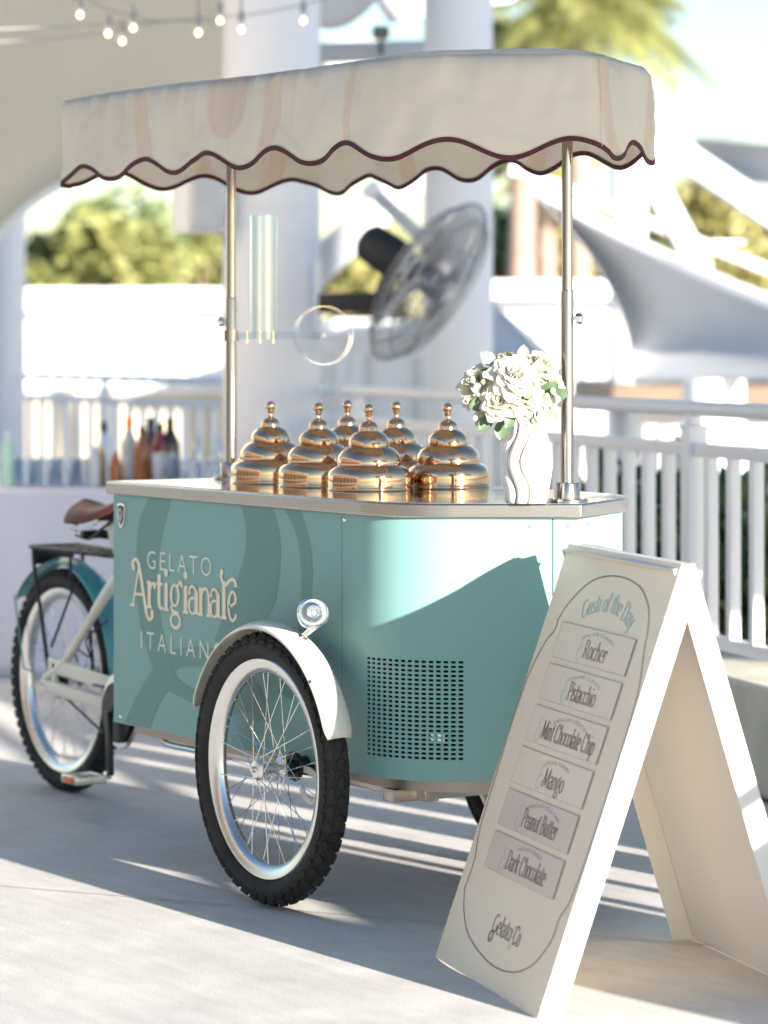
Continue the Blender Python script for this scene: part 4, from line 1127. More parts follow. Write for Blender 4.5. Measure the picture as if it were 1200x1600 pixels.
# ---- the cycle behind the box
AX = Vector((-2.006, -.02, .325))
rw = wheel_part('rear_wheel')
tyre_parts(rw, AX, .325, .2655, .060, (-1.0, -.35, .35, 1.0), 60, 5, hairs=False)
spokes(rw, AX, .2655, .030, .026, 36, 'alu'); hub(rw, AX, .045, .022)
MB().lathe([(.0001, .02), (.05, .018), (.055, .02), (.05, .03), (.035, .036), (.0001, .036)], 24, AX, (0, -1, 0)).build('sprocket', M['black'], rw)
rg = guard('rear_mudguard', (AX.x, AX.y, AX.z), .345, .076, R(2), R(141), M['teal_gloss'])
for y in (-.058, .018):
    MB().tube([(AX.x - .272, y, AX.z + .235), (AX.x - .20, y - .005, AX.z + .02), (AX.x - .02, y, AX.z)], .0032, 6).build('stay', M['teal_gloss'], rg)
# rear stays, chain case, seat tube
for sy in (-1, 1):
    y = -.02 + sy * .075
    MB().tube(catmull([(AX.x + .01, y, .335), (-1.86, y, .40), (-1.70, y * 1.0, .53), (-1.56, y * .9, .655), (-1.46, y * .6, .70)], 5), [.011] * 6 + [.013] * 5 + [.016] * 5 + [.022] * 5, 12).build('seat_stay', M['cream'], cart)
    MB().tube([(AX.x, y, .325), (-1.80, y, .315), (-1.50, y * .7, .300)], [.011, .012, .015], 10).build('chain_stay', M['cream'], cart)
MB().tube([(-1.50, -.02, .30), (-1.56, -.02, .50), (-1.72, -.02, .80)], .017, 14).build('seat_tube', M['cream'], cart)
MB().tube([(-1.50, -.02, .30), (-1.25, -.03, .36), (-.96, YC, .40)], [.02, .024, .026], 14).build('down_tube', M['cream'], cart)
MB().tube([(-1.58, -.02, .60), (-1.25, -.03, .62), (-.96, YC, .60)], [.02, .02, .022], 14).build('top_tube', M['cream'], cart)
cc = MB()
cc.bar((-1.965, -.100, .378), (-1.50, -.100, .352), .006, .042, bev=.002)
cc.bar((-1.975, -.104, .312), (-1.56, -.104, .296), .006, .036, bev=.002)
cc.box((-1.93, -.098, .345), (.022, .010, .085), Matrix.Rotation(.05, 3, 'Y'), bev=.003)
cc.build('chain_guard', M['cream'], cart)
mb = MB(); mb.lathe([(.02, -.004), (.105, -.004), (.108, 0), (.105, .004), (.02, .004)], 36, (-1.49, -.112, .290), (0, 1, 0)); mb.build('chain_disc', M['alu'], cart)
MB().lathe([(.02, -.006), (.084, -.006), (.086, 0), (.084, .004)], 36, (-1.49, -.122, .285), (0, 1, 0)).build('chainring', M['black'], cart)
MB().tube([(-1.60, -.108, .345), (-1.96, -.07, .345)], .004, 6).tube([(-1.60, -.108, .215), (-1.96, -.07, .30)], .004, 6).build('chain', M['black'], cart)
crank = MB().bar((-1.49, -.150, .290), (-1.478, -.150, .112), .014, .026, up=(1, 0, 0), bev=.004).build('crank', M['black'], cart)
pd = MB()
for dx in (-.048, .048): pd.box((-1.53 + dx * 1.0, -.205, .102), (.012, .090, .022), bev=.003)
pd.box((-1.53, -.164, .102), (.10, .012, .024), bev=.003).box((-1.53, -.246, .102), (.10, .012, .024), bev=.003)
pd.tube([(-1.53, -.15, .102), (-1.53, -.25, .102)], .009, 10).tube([(-1.478, -.15, .108), (-1.53, -.165, .102)], .007, 8)
pdo = pd.build('pedal', M['alu'], cart)
MB().box((-1.53, -.2535, .102), (.055, .005, .016), bev=.001).build('reflector', M['orange'], pdo)
MB().bar((-1.49, .10, .290), (-1.40, .10, .17), .014, .026, up=(1, 0, 0), bev=.004).box((-1.36, .16, .165), (.10, .09, .024), bev=.004).build('crank', M['black'], cart)
# saddle
def sad(u, v):
    t = u; w = .078 * (1 - t) ** .55 * (1 if t > .08 else .55 + t * 5.6) + .018 * min(1, t * 3)
    a = (v - .5) * PI * 1.05
    x = -1.885 + .235 * t; top = .852 + .012 * t * 2 - .022 * math.sin(PI * t * .9) + .010 * (1 - t)
    return Vector((x, -.02 + w * math.sin(a), top - .052 * (1 - math.cos(a)) * (1.15 - .55 * t)))
so = MB().grid(sad, 26, 14).build('saddle', M['leather'], cart, 60); solid(so, .004)
for (sy) in (-.05, .01):
    hx = [Vector((-1.885 + .013 * math.cos(a), sy + .013 * math.sin(a), .755 + .0085 * a / 1.5)) for a in [i * .45 for i in range(34)]]
    MB().tube(hx, .003, 6).build('spring', M['chrome'], so)
    MB().tube(catmull([(-1.885, sy, .758), (-1.80, sy, .752), (-1.72, sy, .785), (-1.665, -.02, .83)], 5), .004, 8).build('saddle_rail', M['black'], so)
MB().tube([(-1.83, -.06, .762), (-1.83, .02, .762)], .013, 10).build('saddle_clamp', M['black'], so)
# carrier
rk = wheel_part('rear_rack')
ry0, ry1, rx0, rx1, rz = -.105, .055, -2.075, -1.56, .716
MB().tube(catmull([(rx1, ry0 + .03, rz - .004), (rx0 + .04, ry0, rz), (rx0, ry0 + .03, rz), (rx0, ry1 - .03, rz), (rx0 + .04, ry1, rz), (rx1, ry1 - .03, rz - .004)], 5), .0062, 8).build('rack_rim', M['black'], rk)
for k in range(4):
    y = ry0 + .025 + (ry1 - ry0 - .05) * k / 3; MB().tube([(rx0 + .005, y, rz), (rx1, y, rz - .004)], .0042, 6).build('rack_rod', M['black'], rk)
for k in range(4):
    x = rx0 + .09 + .12 * k; MB().tube([(x, ry0 + .005, rz - .002), (x, ry1 - .005, rz - .002)], .0042, 6).build('rack_crossbar', M['black'], rk)
MB().bar((rx0 - .004, ry0 + .015, rz - .028), (rx0 - .004, ry1 - .015, rz - .028), .004, .05).build('rack_plate', M['black'], rk)
for y in (ry0, ry1):
    MB().tube(catmull([(rx0 + .02, y, rz), (rx0 + .03, y, rz - .07), (AX.x + .0, y * .95, .50), (AX.x + .035, y * .9, .350)], 5), .0062, 8).build('rack_leg', M['black'], rk)
    MB().tube([(rx0 + .26, y, rz), (AX.x + .20, y, .60), (AX.x + .05, y * .9, .43)], .0045, 6).build('rack_brace', M['black'], rk)
MB().tube([(rx1 + .02, ry0 + .02, rz), (rx1 - .05, ry0 + .03, rz - .07), (rx1 + .04, ry0 + .03, rz - .09)], .0045, 6).build('rack_brace', M['black'], rk)
# brake cable
MB().tube(catmull([(-1.62, -.085, .53), (-1.74, -.09, .47), (-1.72, -.09, .42), (-1.82, -.09, .44), (-1.80, -.09, .40)], 6), .0028, 6).build('brake_cable', M['black'], cart)
# ================================================================ SANDWICH BOARD
B0, B1 = Vector((.729, -.513, 0)), Vector((1.367, -.692, 0))
T0 = Vector((.719, -.152, .8724))
SU = (B1 - B0).normalized(); SW = .6626; SV = (T0 - B0).normalized(); SH_ = (T0 - B0).length
SN = SU.cross(SV).normalized()
if SN.dot(CAM - B0) < 0: SN = -SN
BR = T0 + Vector((.140, .205, -.8724))          # rear foot, left
sign = thing('sandwich_board', 'cream A-frame menu board in front of the cart, its right edges in full sun', 'sign', (B0 + B1) / 2)
def board(name, o, u, v, w, hgt, n, th, m, rim=0.035):
    """shallow moulded tray: face plus turned edges"""
    root_face = MB(); 
    P = [o, o + u * w, o + u * w + v * hgt, o + v * hgt]
    def wav(uu, vv):
        b = .0025 * noise.noise(Vector((uu * 3, vv * 3, 5))) + .0035 * math.sin(uu * 13) * max(0, 1 - vv / .09) + .003 * math.sin(uu * 10 + 1) * max(0, (vv - hgt + .10) / .10)
        return o + u * uu + v * vv + n * b
    f = MB().grid(lambda a, b: wav(a * w, b * hgt), 30, 30).build(name, m, sign, 60)
    e = MB(); bk = -n * th
    segs = [(P[0], P[1]), (P[1], P[2]), (P[2], P[3]), (P[3], P[0])]
    for a, b in segs:
        dd = (b - a).normalized(); inn = n.cross(dd)
        if inn.dot((o + u * w / 2 + v * hgt / 2) - a) < 0: inn = -inn
        q = .0022
        V_ = [a - n * .0005, b - n * .0005, b + bk, a + bk, a - n * .0005 + inn * q, b - n * .0005 + inn * q, b + bk + inn * q, a + bk + inn * q]
        e.add(V_, [(0, 1, 2, 3), (4, 7, 6, 5), (0, 4, 5, 1), (3, 2, 6, 7), (0, 3, 7, 4), (1, 5, 6, 2)])
    e.build('turned_edge', M['sign_edge'], f, None)
    return f, wav
front, wavf = board('front_board', B0, SU, SV, SW, SH_, SN, .047, M['sign'])
hs_ = Vector((0, 0, 1))
rV = (T0 - BR).normalized(); rN = SU.cross(rV).normalized()
if rN.dot(Vector((0, 1, 0))) < 0: rN = -rN
rear_o = BR + SU * .002 + Vector((0, .030, 0)); 
rear, _ = board('rear_board', rear_o, SU, rV, SW, (T0 - BR).length, rN, .047, M['rear_board'])
for k in (.06, SW - .06):
    p = T0 + SU * k + Vector((0, .012, .002))
    MB().tube([p - SU * .03 + Vector((0, .012, -.012)), p + SU * .03 + Vector((0, .012, -.012))], .005, 10).build('hinge', M['alu'], sign)
MB().tube([T0 + SU * (SW + .001) + Vector((0, .018, -.035)), T0 + SU * (SW + .0035) + Vector((0, .018, -.035))], .004, 8).build('hinge_pin', M['alu'], sign)
def sfr(u, v, hh): return wavf(u, v) + SN * (hh + .0003)
# brown outline of the cone-shaped frame
ol = [(.339, .894), (.212, .874), (.120, .820), (.080, .775), (.080, .775), (.080, .775), (.081, .750), (.045, .718), (.010, .640), (.004, .525), (.012, .40), (.018, .289), (.046, .225), (.044, .160), (.044, .160), (.044, .160), (.085, .115), (.162, .075), (.321, .047), (.456, .054), (.548, .085), (.600, .135), (.612, .165), (.612, .165), (.612, .165), (.613, .195), (.640, .240), (.652, .35), (.655, .525), (.648, .66), (.618, .735), (.603, .765), (.603, .765), (.603, .765), (.592, .80), (.555, .845), (.473, .882)]
oc = catmull([Vector(p) for p in ol], 5, closed=True)
mb = MB(); V_ = []; n = len(oc)
for i in range(n):
    t = (oc[(i + 1) % n] - oc[i - 1]).normalized(); nn = Vector((-t.y, t.x)) * .0015
    V_ += [sfr(*(oc[i] + nn), .0006), sfr(*(oc[i] - nn), .0006)]
mb.add(V_, [(2 * i, 2 * i + 1, 2 * ((i + 1) % n) + 1, 2 * ((i + 1) % n)) for i in range(n)])
mb.build('printed_outline', M['ink_brown'], front, None)
menu = [('ITALIAN CLASSIC', 'Rocher', .135), ('ITALIAN CLASSIC', 'Pistacchio', .160), ('AMERICAN CREATION', 'Mint Chocolate Chip', .315), ('VEGAN SORBET', 'Mango', .125), ('AMERICAN CREATION', 'Peanut Butter', .215), ('VEGAN SORBET', 'Dark Chocolate', .245)]
for k, (kind_, nm, wd) in enumerate(menu):
    v0 = .6935 - .0942 * k; u0, u1, hh = .118, .552, .079
    pl = MB()
    pl.grid(lambda a, b: sfr(u0 + (u1 - u0) * a, v0 + hh * b, .0016), 8, 3)
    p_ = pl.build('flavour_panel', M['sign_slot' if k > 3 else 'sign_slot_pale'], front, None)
    eg = MB()
    for (a, b, c, d, wv) in ((u0, v0 + hh, u1, v0 + hh, .0008), (u1, v0, u1, v0 + hh, .0011), (u0, v0, u0, v0 + hh, .0003), (u0, v0, u1, v0, .0003)):
        eg.tube([sfr(a + (c - a) * i / 8, b + (d - b) * i / 8, .0016) for i in range(9)], wv, 5)
    eg.build('panel_edge', M['ink_grey'], p_, None)
    cu = (u0 + u1) / 2 + .012
    def pfr(u, v, h_): return sfr(u, v, h_ + .0017)
    roman(MB(), pfr, nm, cu + .012, v0 + .014, wd, .0262, .0040, .0016).build('flavour_name', M['ink_brown'], p_, None)
    roman(MB(), pfr, '&', cu - wd / 2 - .008, v0 + .006, .034, .034, .0032, .0014, base=.0003).build('ampersand', M['ink_teal'], p_, None)
    sans(MB(), pfr, kind_, cu + .006, v0 + .0655, .0122 * len(kind_), .0078, spacing=1.5, bend=.30).build('flavour_kind', M['ink_grey'], p_, None)
roman(MB(), sfr, 'Gusti of the Day', .355, .815, .290, .027, .0042, .0019, bend=.36).build('heading', M['ink_teal'], front, None)
lg = roman(MB(), sfr, 'Gelato', .330, .106, .118, .026, .0038, .0017, base=.0008)
roman(lg, sfr, 'Co', .425, .104, .040, .026, .0036, .0016, base=.0008)
lg.tube([sfr(.280 + .010 * math.cos(a), .098 + .012 * math.sin(a), .0012) for a in [2 * PI * i / 16 for i in range(16)]], .0012, 5, closed=True)
lg.build('logo', M['ink_brown'], front, None)
roman(MB(), sfr, '&', .398, .094, .026, .030, .0026, .0014, base=.0005).build('logo_ampersand', M['ink_teal'], front, None)

# ================================================================ GOLD DOME LIDS
def dome_lid():
    root = thing('dome_lid', 'x', 'lid', (0, 0, 0), 'rose gold lids on the cart counter')
    k = .0995 / 181 
    prof0 = [(181, 0), (183, 4), (183, 10), (180, 13), (181, 20), (181, 55), (179, 72), (172, 88), (160, 101), (146, 109), (139, 112)]
    prof1 = [(139, 112), (140, 116), (139, 130), (134, 152), (122, 172), (104, 187), (90, 193), (87, 195)]
    prof2 = [(87, 195), (89, 199), (88, 214), (82, 231), (70, 247), (54, 258), (44, 262)]
    prof3 = [(44, 262), (43, 266), (43, 276), (39, 289), (30, 299), (20, 304), (15, 307)]
    body_ = MB()
    for pr in (prof0, prof1, prof2, prof3): body_.lathe([(a * k * 1.045, b * k) for a, b in pr], 56)
    def put(o): COL.objects.link(o); o.parent = root
    put(bpy.data.objects.new('dome', body_.mesh('dome', M['copper'], 28, merge=1e-6)))
    fin = MB().lathe([(15 * k, 305 * k), (12 * k, 314 * k), (11 * k, 326 * k), (14 * k, 331 * k), (17 * k, 335 * k), (14 * k, 339 * k), (11 * k, 341 * k)] +
                     [(max(.0001, 23 * k * math.sin(PI * (i + 2.2) / 14.2)), (360 - 23 * math.cos(PI * (i + 2.2) / 14.2)) * k) for i in range(13)], 28)
    put(bpy.data.objects.new('finial', fin.mesh('finial', M['copper'], 40)))
    return root
dome0 = dome_lid()
spots = [(-.663, -.109, 'leftmost rose gold dome lid, beside the rear canopy post'), (-.4247, -.109, 'rose gold dome lid second from left in the front row'),
         (-.1863, -.109, 'rose gold dome lid nearest the viewer with a bright sun glint'), (-.663, .123, 'rose gold dome lid half hidden behind, left of the back row'),
         (-.4247, .123, 'rose gold dome lid peeking from behind between the two rightmost front lids'), (-.1863, .123, 'rightmost rose gold dome lid, nearest the vase')]
for i, (x, y, lb) in enumerate(spots):
    if i == 0: dome0.location = (x, y, ZC1 + .0004); dome0['label'] = lb
    else:
        o = copy_tree(dome0, (x, y, ZC1 + .0004), lb)
    (dome0 if i == 0 else o).rotation_euler = (0, 0, .4 * i)

# ================================================================ VASE AND FLOWERS
VC = Vector((.553, -.152, ZC1 + .0003))
M['ceramic'] = mat('white_ceramic', (.70, .685, .67), .25, 0, var=.02, coat=.3)
M['vase_line'] = mat('copper_line', (.16, .07, .04), .35, .2, var=.1)
vase = thing('vase', 'white fluted ceramic vase with wavy copper lines at the counter nose', 'vase', VC)
NL = 9
def vr(z): 
    t = z / .190
    return .0455 + .011 * math.sin(PI * min(1, t * 1.08)) ** .8 - .008 * max(0, t - .72) / .28
def vtheta(z): return .24 * math.sin(z / .190 * 2 * PI * 1.35 + .5) 
def vpt(u, v):
    th = 2 * PI * u; ph = (u * NL) % 1.0
    z = v * (.176 + .022 * math.sin(th + 3.6))
    f = abs(math.sin(PI * u * NL)) ** .55
    r = vr(z) * (.83 + .17 * f)
    a = th + vtheta(z)
    return VC + Vector((r * math.cos(a), r * math.sin(a), z))
vo_ = MB().grid(vpt, NL * 12, 30, closed_u=True).build('body', M['ceramic'], vase, 70); solid(vo_, .003, -1)
MB().lathe([(.0001, .001), (.042, .001)], 30, VC).build('base', M['ceramic'], vase)
for k in range(NL):
    u = k / NL
    pts = []
    for j in range(31):
        p = vpt(u + 1e-6, j / 30); rad_ = Vector((p.x - VC.x, p.y - VC.y, 0)).normalized(); pts.append(p + rad_ * .0012)
    MB().tube(pts, .0021, 6).build('wave_line', M['vase_line'], vase)
M['petal'] = mat('white_petal', (.70, .69, .64), .55, 0, var=.05, vscale=20, translucent=.35)
M['petal_cream'] = mat('cream_petal', (.70, .68, .55), .55, 0, var=.06, vscale=20, translucent=.4)
M['petal_core'] = mat('petal_core', (.72, .70, .38), .6, 0, var=.1, translucent=.3)
M['flower_leaf'] = mat('flower_leaf', (.10, .16, .09), .45, 0, var=.25, vscale=15, translucent=.2)
M['leaf_sage'] = mat('sage_leaf', (.25, .31, .25), .5, 0, var=.15, vscale=15, translucent=.2)
bq = thing('flower_bouquet', 'round bunch of white peonies with sage leaves in the vase', 'flowers', VC + Vector((0, 0, .15)))
rnd = random.Random(21)
BC = VC + RIGHT * -.032 + Vector((0, 0, .262))
def petal(mb, c, d, up, L_, W_, cup, curl):
    """spoon-shaped petal that leaves c along d"""
    s_ = d.cross(up).normalized(); u_ = s_.cross(d).normalized(); V_ = []
    for i in range(5):
        t = i / 4
        for j in range(5):
            q = (j / 4 - .5) * 2
            w = W_ * math.sin(PI * (.10 + .78 * t)) ** .8 * .5
            V_.append(c + d * (L_ * t * (1 - .10 * q * q * t)) + s_ * (q * w) + u_ * (cup * (q * q * .35 * w * 2 + math.sin(t * PI * .55) * L_ * .4) - curl * t ** 3 * L_) + Vector((rnd.gauss(0, 1), rnd.gauss(0, 1), rnd.gauss(0, 1))) * L_ * .018)
    mb.add(V_, [(i * 5 + j, i * 5 + j + 1, (i + 1) * 5 + j + 1, (i + 1) * 5 + j) for i in range(4) for j in range(4)])
def bloom(c, nrm, r, dense=5):
    nrm = Vector(nrm).normalized(); ex = nrm.orthogonal().normalized(); ey = nrm.cross(ex); mb = MB()
    for ly in range(dense):
        f = ly / (dense - 1); cnt = [5, 6, 8, 9, 10, 10][ly]
        for k in range(cnt):
            a = 2 * PI * (k + rnd.uniform(-.25, .25)) / cnt + ly * .7
            tilt = R(78 - 62 * f + rnd.uniform(-8, 8))          # inner petals stand up, outer ones open
            dr = ex * math.cos(a) + ey * math.sin(a); d = (dr * math.cos(tilt) + nrm * math.sin(tilt)).normalized()
            L_ = r * (.62 + .42 * f) * rnd.uniform(.85, 1.12)
            petal(mb, c + dr * r * .06 * ly - nrm * r * .25 * f, d, nrm, L_, r * (.62 + .30 * f), .55 - .15 * f, .10 + .25 * f * rnd.random())
    o = mb.build('flower', M['petal'] if r > .042 else M['petal_cream'], bq, 60)
    return o
CR, CU_ = RIGHT, Vector((0, 0, 1)); CB = -AHEAD
def bpt(px, py, front): return at(px, py, 7.25 - front)
for (px, py, fr, r) in ((803, 588, .075, .062), (780, 628, .080, .048), (822, 622, .085, .046), (745, 598, .03, .046), (845, 572, .0, .050), (861, 600, .02, .040), (763, 640, .045, .034), (735, 628, .05, .024), (790, 563, -.01, .034), (858, 632, .03, .030), (752, 657, .05, .022), (824, 570, -.05, .045), (770, 590, -.06, .045), (838, 610, -.07, .05)):
    c = bpt(px, py, fr); bloom(c, (c - (BC - Vector((0, 0, .06)))).normalized() * .8 + CB * .6 + Vector((0, 0, .25)), r * .84, 5 if r > .03 else 3)
for (px, py, fr, ang, L_, mm) in ((775, 570, .02, 140, .045, 'leaf_sage'), (772, 585, .03, 170, .035, 'flower_leaf'), (833, 588, .06, 60, .045, 'leaf_sage'), (845, 615, .07, 30, .045, 'flower_leaf'), (838, 622, .08, -20, .04, 'leaf_sage'),
                              (765, 625, .05, 200, .05, 'flower_leaf'), (768, 650, .05, 230, .045, 'flower_leaf'), (826, 648, .08, 280, .045, 'leaf_sage'), (800, 645, .08, 250, .04, 'flower_leaf'), (812, 640, .085, 290, .04, 'leaf_sage'), (862, 618, .04, 10, .04, 'flower_leaf'),
                              (815, 565, .02, 80, .04, 'leaf_sage'), (755, 612, .05, 150, .035, 'leaf_sage'), (785, 655, .05, 265, .05, 'flower_leaf'), (850, 640, .04, -40, .04, 'leaf_sage')):
    c = bpt(px, py, fr); d = (CR * math.cos(R(ang)) + CU_ * math.sin(R(ang)) + CB * .25).normalized(); s_ = d.cross(CB).normalized() * L_ * .34; u_ = CB * L_ * .10
    mb = MB(); V_ = []
    for i in range(7):
        t = i / 6; w = math.sin(PI * (t * .94 + .03)) ** .8
        m_ = c + d * L_ * t + CB * (L_ * .14 * math.sin(PI * t)); V_ += [m_ + s_ * w + u_ * .6, m_ - u_ * .4, m_ - s_ * w + u_ * .6]
    mb.add(V_, [(3 * i + j, 3 * i + j + 1, 3 * i + j + 4, 3 * i + j + 3) for i in range(6) for j in range(2)]); mb.build('leaf', M[mm], bq, 60)
for k in range(34):
    px = rnd.choice((838, 806, 792, 748, 858, 835)) + rnd.gauss(0, 8); py = rnd.choice((598, 630, 652, 612, 622)) + rnd.gauss(0, 8)
    c = bpt(px, py, .085 + rnd.uniform(-.01, .015)); MB().ball(c, rnd.uniform(.0035, .0062), 8, 6, (1, 1, 1.3)).build('bud', M['petal'] if k % 3 else M['petal_core'], bq)
stm = MB()
for k in range(12):
    a = rnd.random() * 6.28; stm.tube([VC + Vector((.02 * math.cos(a), .02 * math.sin(a), .06)), VC + Vector((.022 * math.cos(a), .022 * math.sin(a), .17)), BC + Vector((.06 * math.cos(a), .06 * math.sin(a), rnd.uniform(-.03, .05)))], .0022, 6)
stm.build('stems', M['flower_leaf'], bq)

# ================================================================ CLEAR CUP DISPENSER ON THE REAR POST
PX, PY = -.925, -.077
cd_ = thing('cup_dispenser', 'clear acrylic tube and ring holder clamped to the rear canopy post', 'dispenser', (PX, PY, 1.33))
cpos = at(412, 522, 8.36); rpos = at(505, 525, 8.30)
cpos.z = rpos.z = 0
MB().lathe([(.0360, 1.345), (.0360, 1.648), (.0340, 1.648), (.0340, 1.345)], 40, cpos).build('tube', M['acrylic'], cd_, 30)
MB().lathe([(.0365, 1.326), (.043, 1.326), (.043, 1.346), (.0365, 1.346), (.0365, 1.326)], 40, cpos).build('collar', M['acrylic_edge'], cd_, 30)
rc_ = Vector((rpos.x, rpos.y, 1.336)); rax = (RIGHT * .30 - AHEAD * .95).normalized()
MB().lathe([(.0725, -.016), (.0775, -.016), (.0775, .016), (.0725, .016), (.0725, -.016)], 48, rc_, rax).build('ring', M['acrylic_edge'], cd_, 30)
MB().tube([rc_ - rax * .012, rc_ + rax * .012], .005, 10).build('stop_pin', M['acrylic_edge'], cd_)
p0 = Vector((PX, PY, 1.336)); p1 = Vector((rpos.x, rpos.y, 1.336))
MB().bar(p0 + (p1 - p0).normalized() * .02, p1, .012, .020, bev=.002).build('bracket', M['acrylic_edge'], cd_, None)
MB().lathe([(.0150, 1.322), (.0205, 1.322), (.0205, 1.350), (.0150, 1.350)], 28, (PX, PY, 0)).build('clamp', M['post_steel'], cd_)
for k in (.06, .11, .16):
    q = p0 + (p1 - p0).normalized() * k; MB().tube([q + Vector((0, 0, -.020)), q + Vector((0, 0, .013))], .004, 8).build('bolt', M['chrome'], cd_)

# ================================================================ FAN ON THE COLUMN
fan = thing('wall_fan', 'big grey wall fan tilted down, on a black arm from the thick column', 'fan', at(500, 472, 13.8))
FC = at(671, 441, 13.55)
fn_ = (RIGHT * .775 + Vector((0, 0, -.53)) + AHEAD * -.345).normalized()
M['fan_grey'] = mat('fan_wire', (.30, .31, .34), .35, .7, var=.1)
M['fan_blade'] = mat('fan_blade', (.55, .56, .60), .35, .6, var=.15)
e1 = fn_.cross(Vector((0, 0, 1))).normalized(); e2 = fn_.cross(e1)
FRd = .385
wm_ = MB()
for k in range(54):
    a = 2 * PI * k / 54; d = e1 * math.cos(a) + e2 * math.sin(a); d2 = e1 * math.cos(a + .35) + e2 * math.sin(a + .35)
    wm_.tube([FC + fn_ * .085 + d2 * .06, FC + fn_ * .083 + (d2 + d).normalized() * .20, FC + fn_ * .055 + d * .33, FC + d * FRd], .0022, 4, caps=False)
    wm_.tube([FC - fn_ * .085 + d2 * .09, FC - fn_ * .083 + (d2 + d).normalized() * .20, FC - fn_ * .055 + d * .33, FC + d * FRd], .0022, 4, caps=False)
wm_.build('wire_guard', M['fan_grey'], fan)
for q, rr in ((0, FRd), (.055, .33), (-.055, .33), (.083, .20), (-.083, .20)):
    MB().tube([FC + fn_ * q + (e1 * math.cos(2 * PI * i / 60) + e2 * math.sin(2 * PI * i / 60)) * rr for i in range(60)], .006 if q == 0 else .003, 6, closed=True).build('guard_ring', M['fan_grey'], fan)
for k in range(3):
    a = 2 * PI * k / 3 + .4
    def blf(u, v, a=a):
        r = .05 + .29 * u; w = (v - .5) * (.7 + .55 * math.sin(PI * u)) ; d = e1 * math.cos(a + w) + e2 * math.sin(a + w)
        return FC + d * r + fn_ * (-.05 * (v - .5) * 2 * (1 - .3 * u))
    o = MB().grid(blf, 10, 8).build('blade', M['fan_blade'], fan, 60); solid(o, .003)
MB().lathe([(.0001, .092), (.05, .090), (.062, .082), (.062, .06), (.05, -.06)], 24, FC, fn_).build('hub', M['fan_grey'], fan)
mt = MB().lathe([(.0001, -.36), (.055, -.355), (.082, -.33), (.088, -.27), (.088, -.16), (.07, -.13), (.0001, -.12)], 24, FC, fn_).build('motor', M['black_plastic'], fan)
MB().lathe([(.05, -.13), (.05, -.08), (.10, -.078)], 24, FC, fn_).build('motor_neck', M['white_paint'], fan)
a0, a1 = at(494, 474, 13.8), at(592, 472, 13.7)
MB().bar(a0, a1, .05, .085, bev=.006).bar(a1, FC - fn_ * .22 + Vector((0, 0, -.09)), .05, .05, bev=.006).tube([FC - fn_ * .22 + Vector((0, 0, -.12)), FC - fn_ * .22], .02, 10).build('arm', M['black_plastic'], fan)
MB().box(at(497, 462, 13.82), (.03, .10, .30), Matrix.Rotation(ALPHA, 3, 'Z'), bev=.005).build('wall_plate', M['white_paint'], fan)
MB().tube(catmull([at(600, 412, 13.6), at(602, 440, 13.62), at(588, 462, 13.66)], 6), .006, 6).build('power_cord', M['black_plastic'], fan)

# speaker on the other side of the column
spk = thing('loudspeaker', 'white box loudspeaker hung on the left side of the thick column', 'loudspeaker', at(312, 318, 13.9))
rotc = Matrix.Rotation(ALPHA + .5, 3, 'Z')
MB().box(at(313, 318, 13.85), (.20, .16, .26), rotc, bev=.012).build('cabinet', M['white_paint'], spk)
MB().box(at(318, 318, 13.80) , (.165, .14, .22), rotc, bev=.01).build('grille', mat('speaker_grille', (.62, .62, .63), .6, 0, var=.1, bump=.3, bscale=300), spk)
MB().bar(at(333, 318, 13.9), at(352, 318, 13.9), .04, .06).build('bracket', M['black_plastic'], spk)
cm = thing('floodlight', 'small black floodlight on the roof edge above the canopy', 'light', at(595, 52, 16.2))
MB().box(at(595, 51, 16.2), (.07, .06, .065), rotc, bev=.006).build('housing', M['black_plastic'], cm)
MB().tube([at(595, 60, 16.2), at(595, 84, 16.3)], .012, 8).build('bracket', M['black_plastic'], cm)
MB().box(at(595, 51, 16.16), (.05, .01, .045), rotc).build('lens', M['win_dark'], cm, None)

# ================================================================ STRING LIGHTS
M['filament'] = mat('lit_filament', (1, .75, .4), .5, 0, var=0, emit=(1.0, .60, .20), estr=4.5)
M['cord_white'] = mat('white_cord', (.36, .35, .35), .5, 0, var=.03)
def lights(label, path, bulbs, depth):
    root = thing('string_lights', label, 'string lights', at(*path[0], depth), 'festoon strings under the tent')
    P = catmull([at(a, b, depth) for a, b in path], 6)
    MB().tube(P, .0030, 6).build('cord', M['cord_white'], root)
    for (px, py, drop) in bulbs:
        c = at(px, py, depth); top = c + Vector((0, 0, drop))
        b_ = wheel = bpy.data.objects.new('bulb', None); COL.objects.link(b_); b_.parent = root; b_.matrix_parent_inverse = Matrix.Translation(-root.location)
        MB().lathe([(.0001, -.023), (.010, -.021), (.0175, -.012), (.0195, 0), (.0175, .012), (.012, .023), (.010, .030)], 20, c).build('glass_globe', M['glass'], b_)
        MB().lathe([(.010, .028), (.0135, .030), (.0135, .062), (.009, .068), (.0001, .069)], 16, c).build('socket', M['cord_white'], b_)
        MB().tube([c + Vector((0, 0, .066)), top], .005, 6).build('lead', M['cord_white'], b_)
        MB().ball(c + Vector((0, 0, -.004)), .0085, 10, 8, (1, 1, 1.25)).build('filament', M['filament'], b_)
lights('festoon string sagging from the left edge past the thick column', [(-60, 47), (60, 43), (170, 38), (245, 33), (345, 27), (430, 16), (560, -14)], [(208, 42, .09), (310, 50, .13), (377, 45, .16), (474, 31, .16)], 12.6)
lights('festoon string dropping from the top edge to the knot of cords', [(105, -30), (150, 6), (200, 24), (245, 32), (300, 33), (350, 38)], [(125, 22, .10), (344, 31, .02)], 12.55)
lights('lowest festoon string with two bulbs left of the knot', [(-60, 68), (60, 62), (150, 52), (215, 40), (262, 34)], [(169, 51, .04), (191, 63, .08)], 12.7)

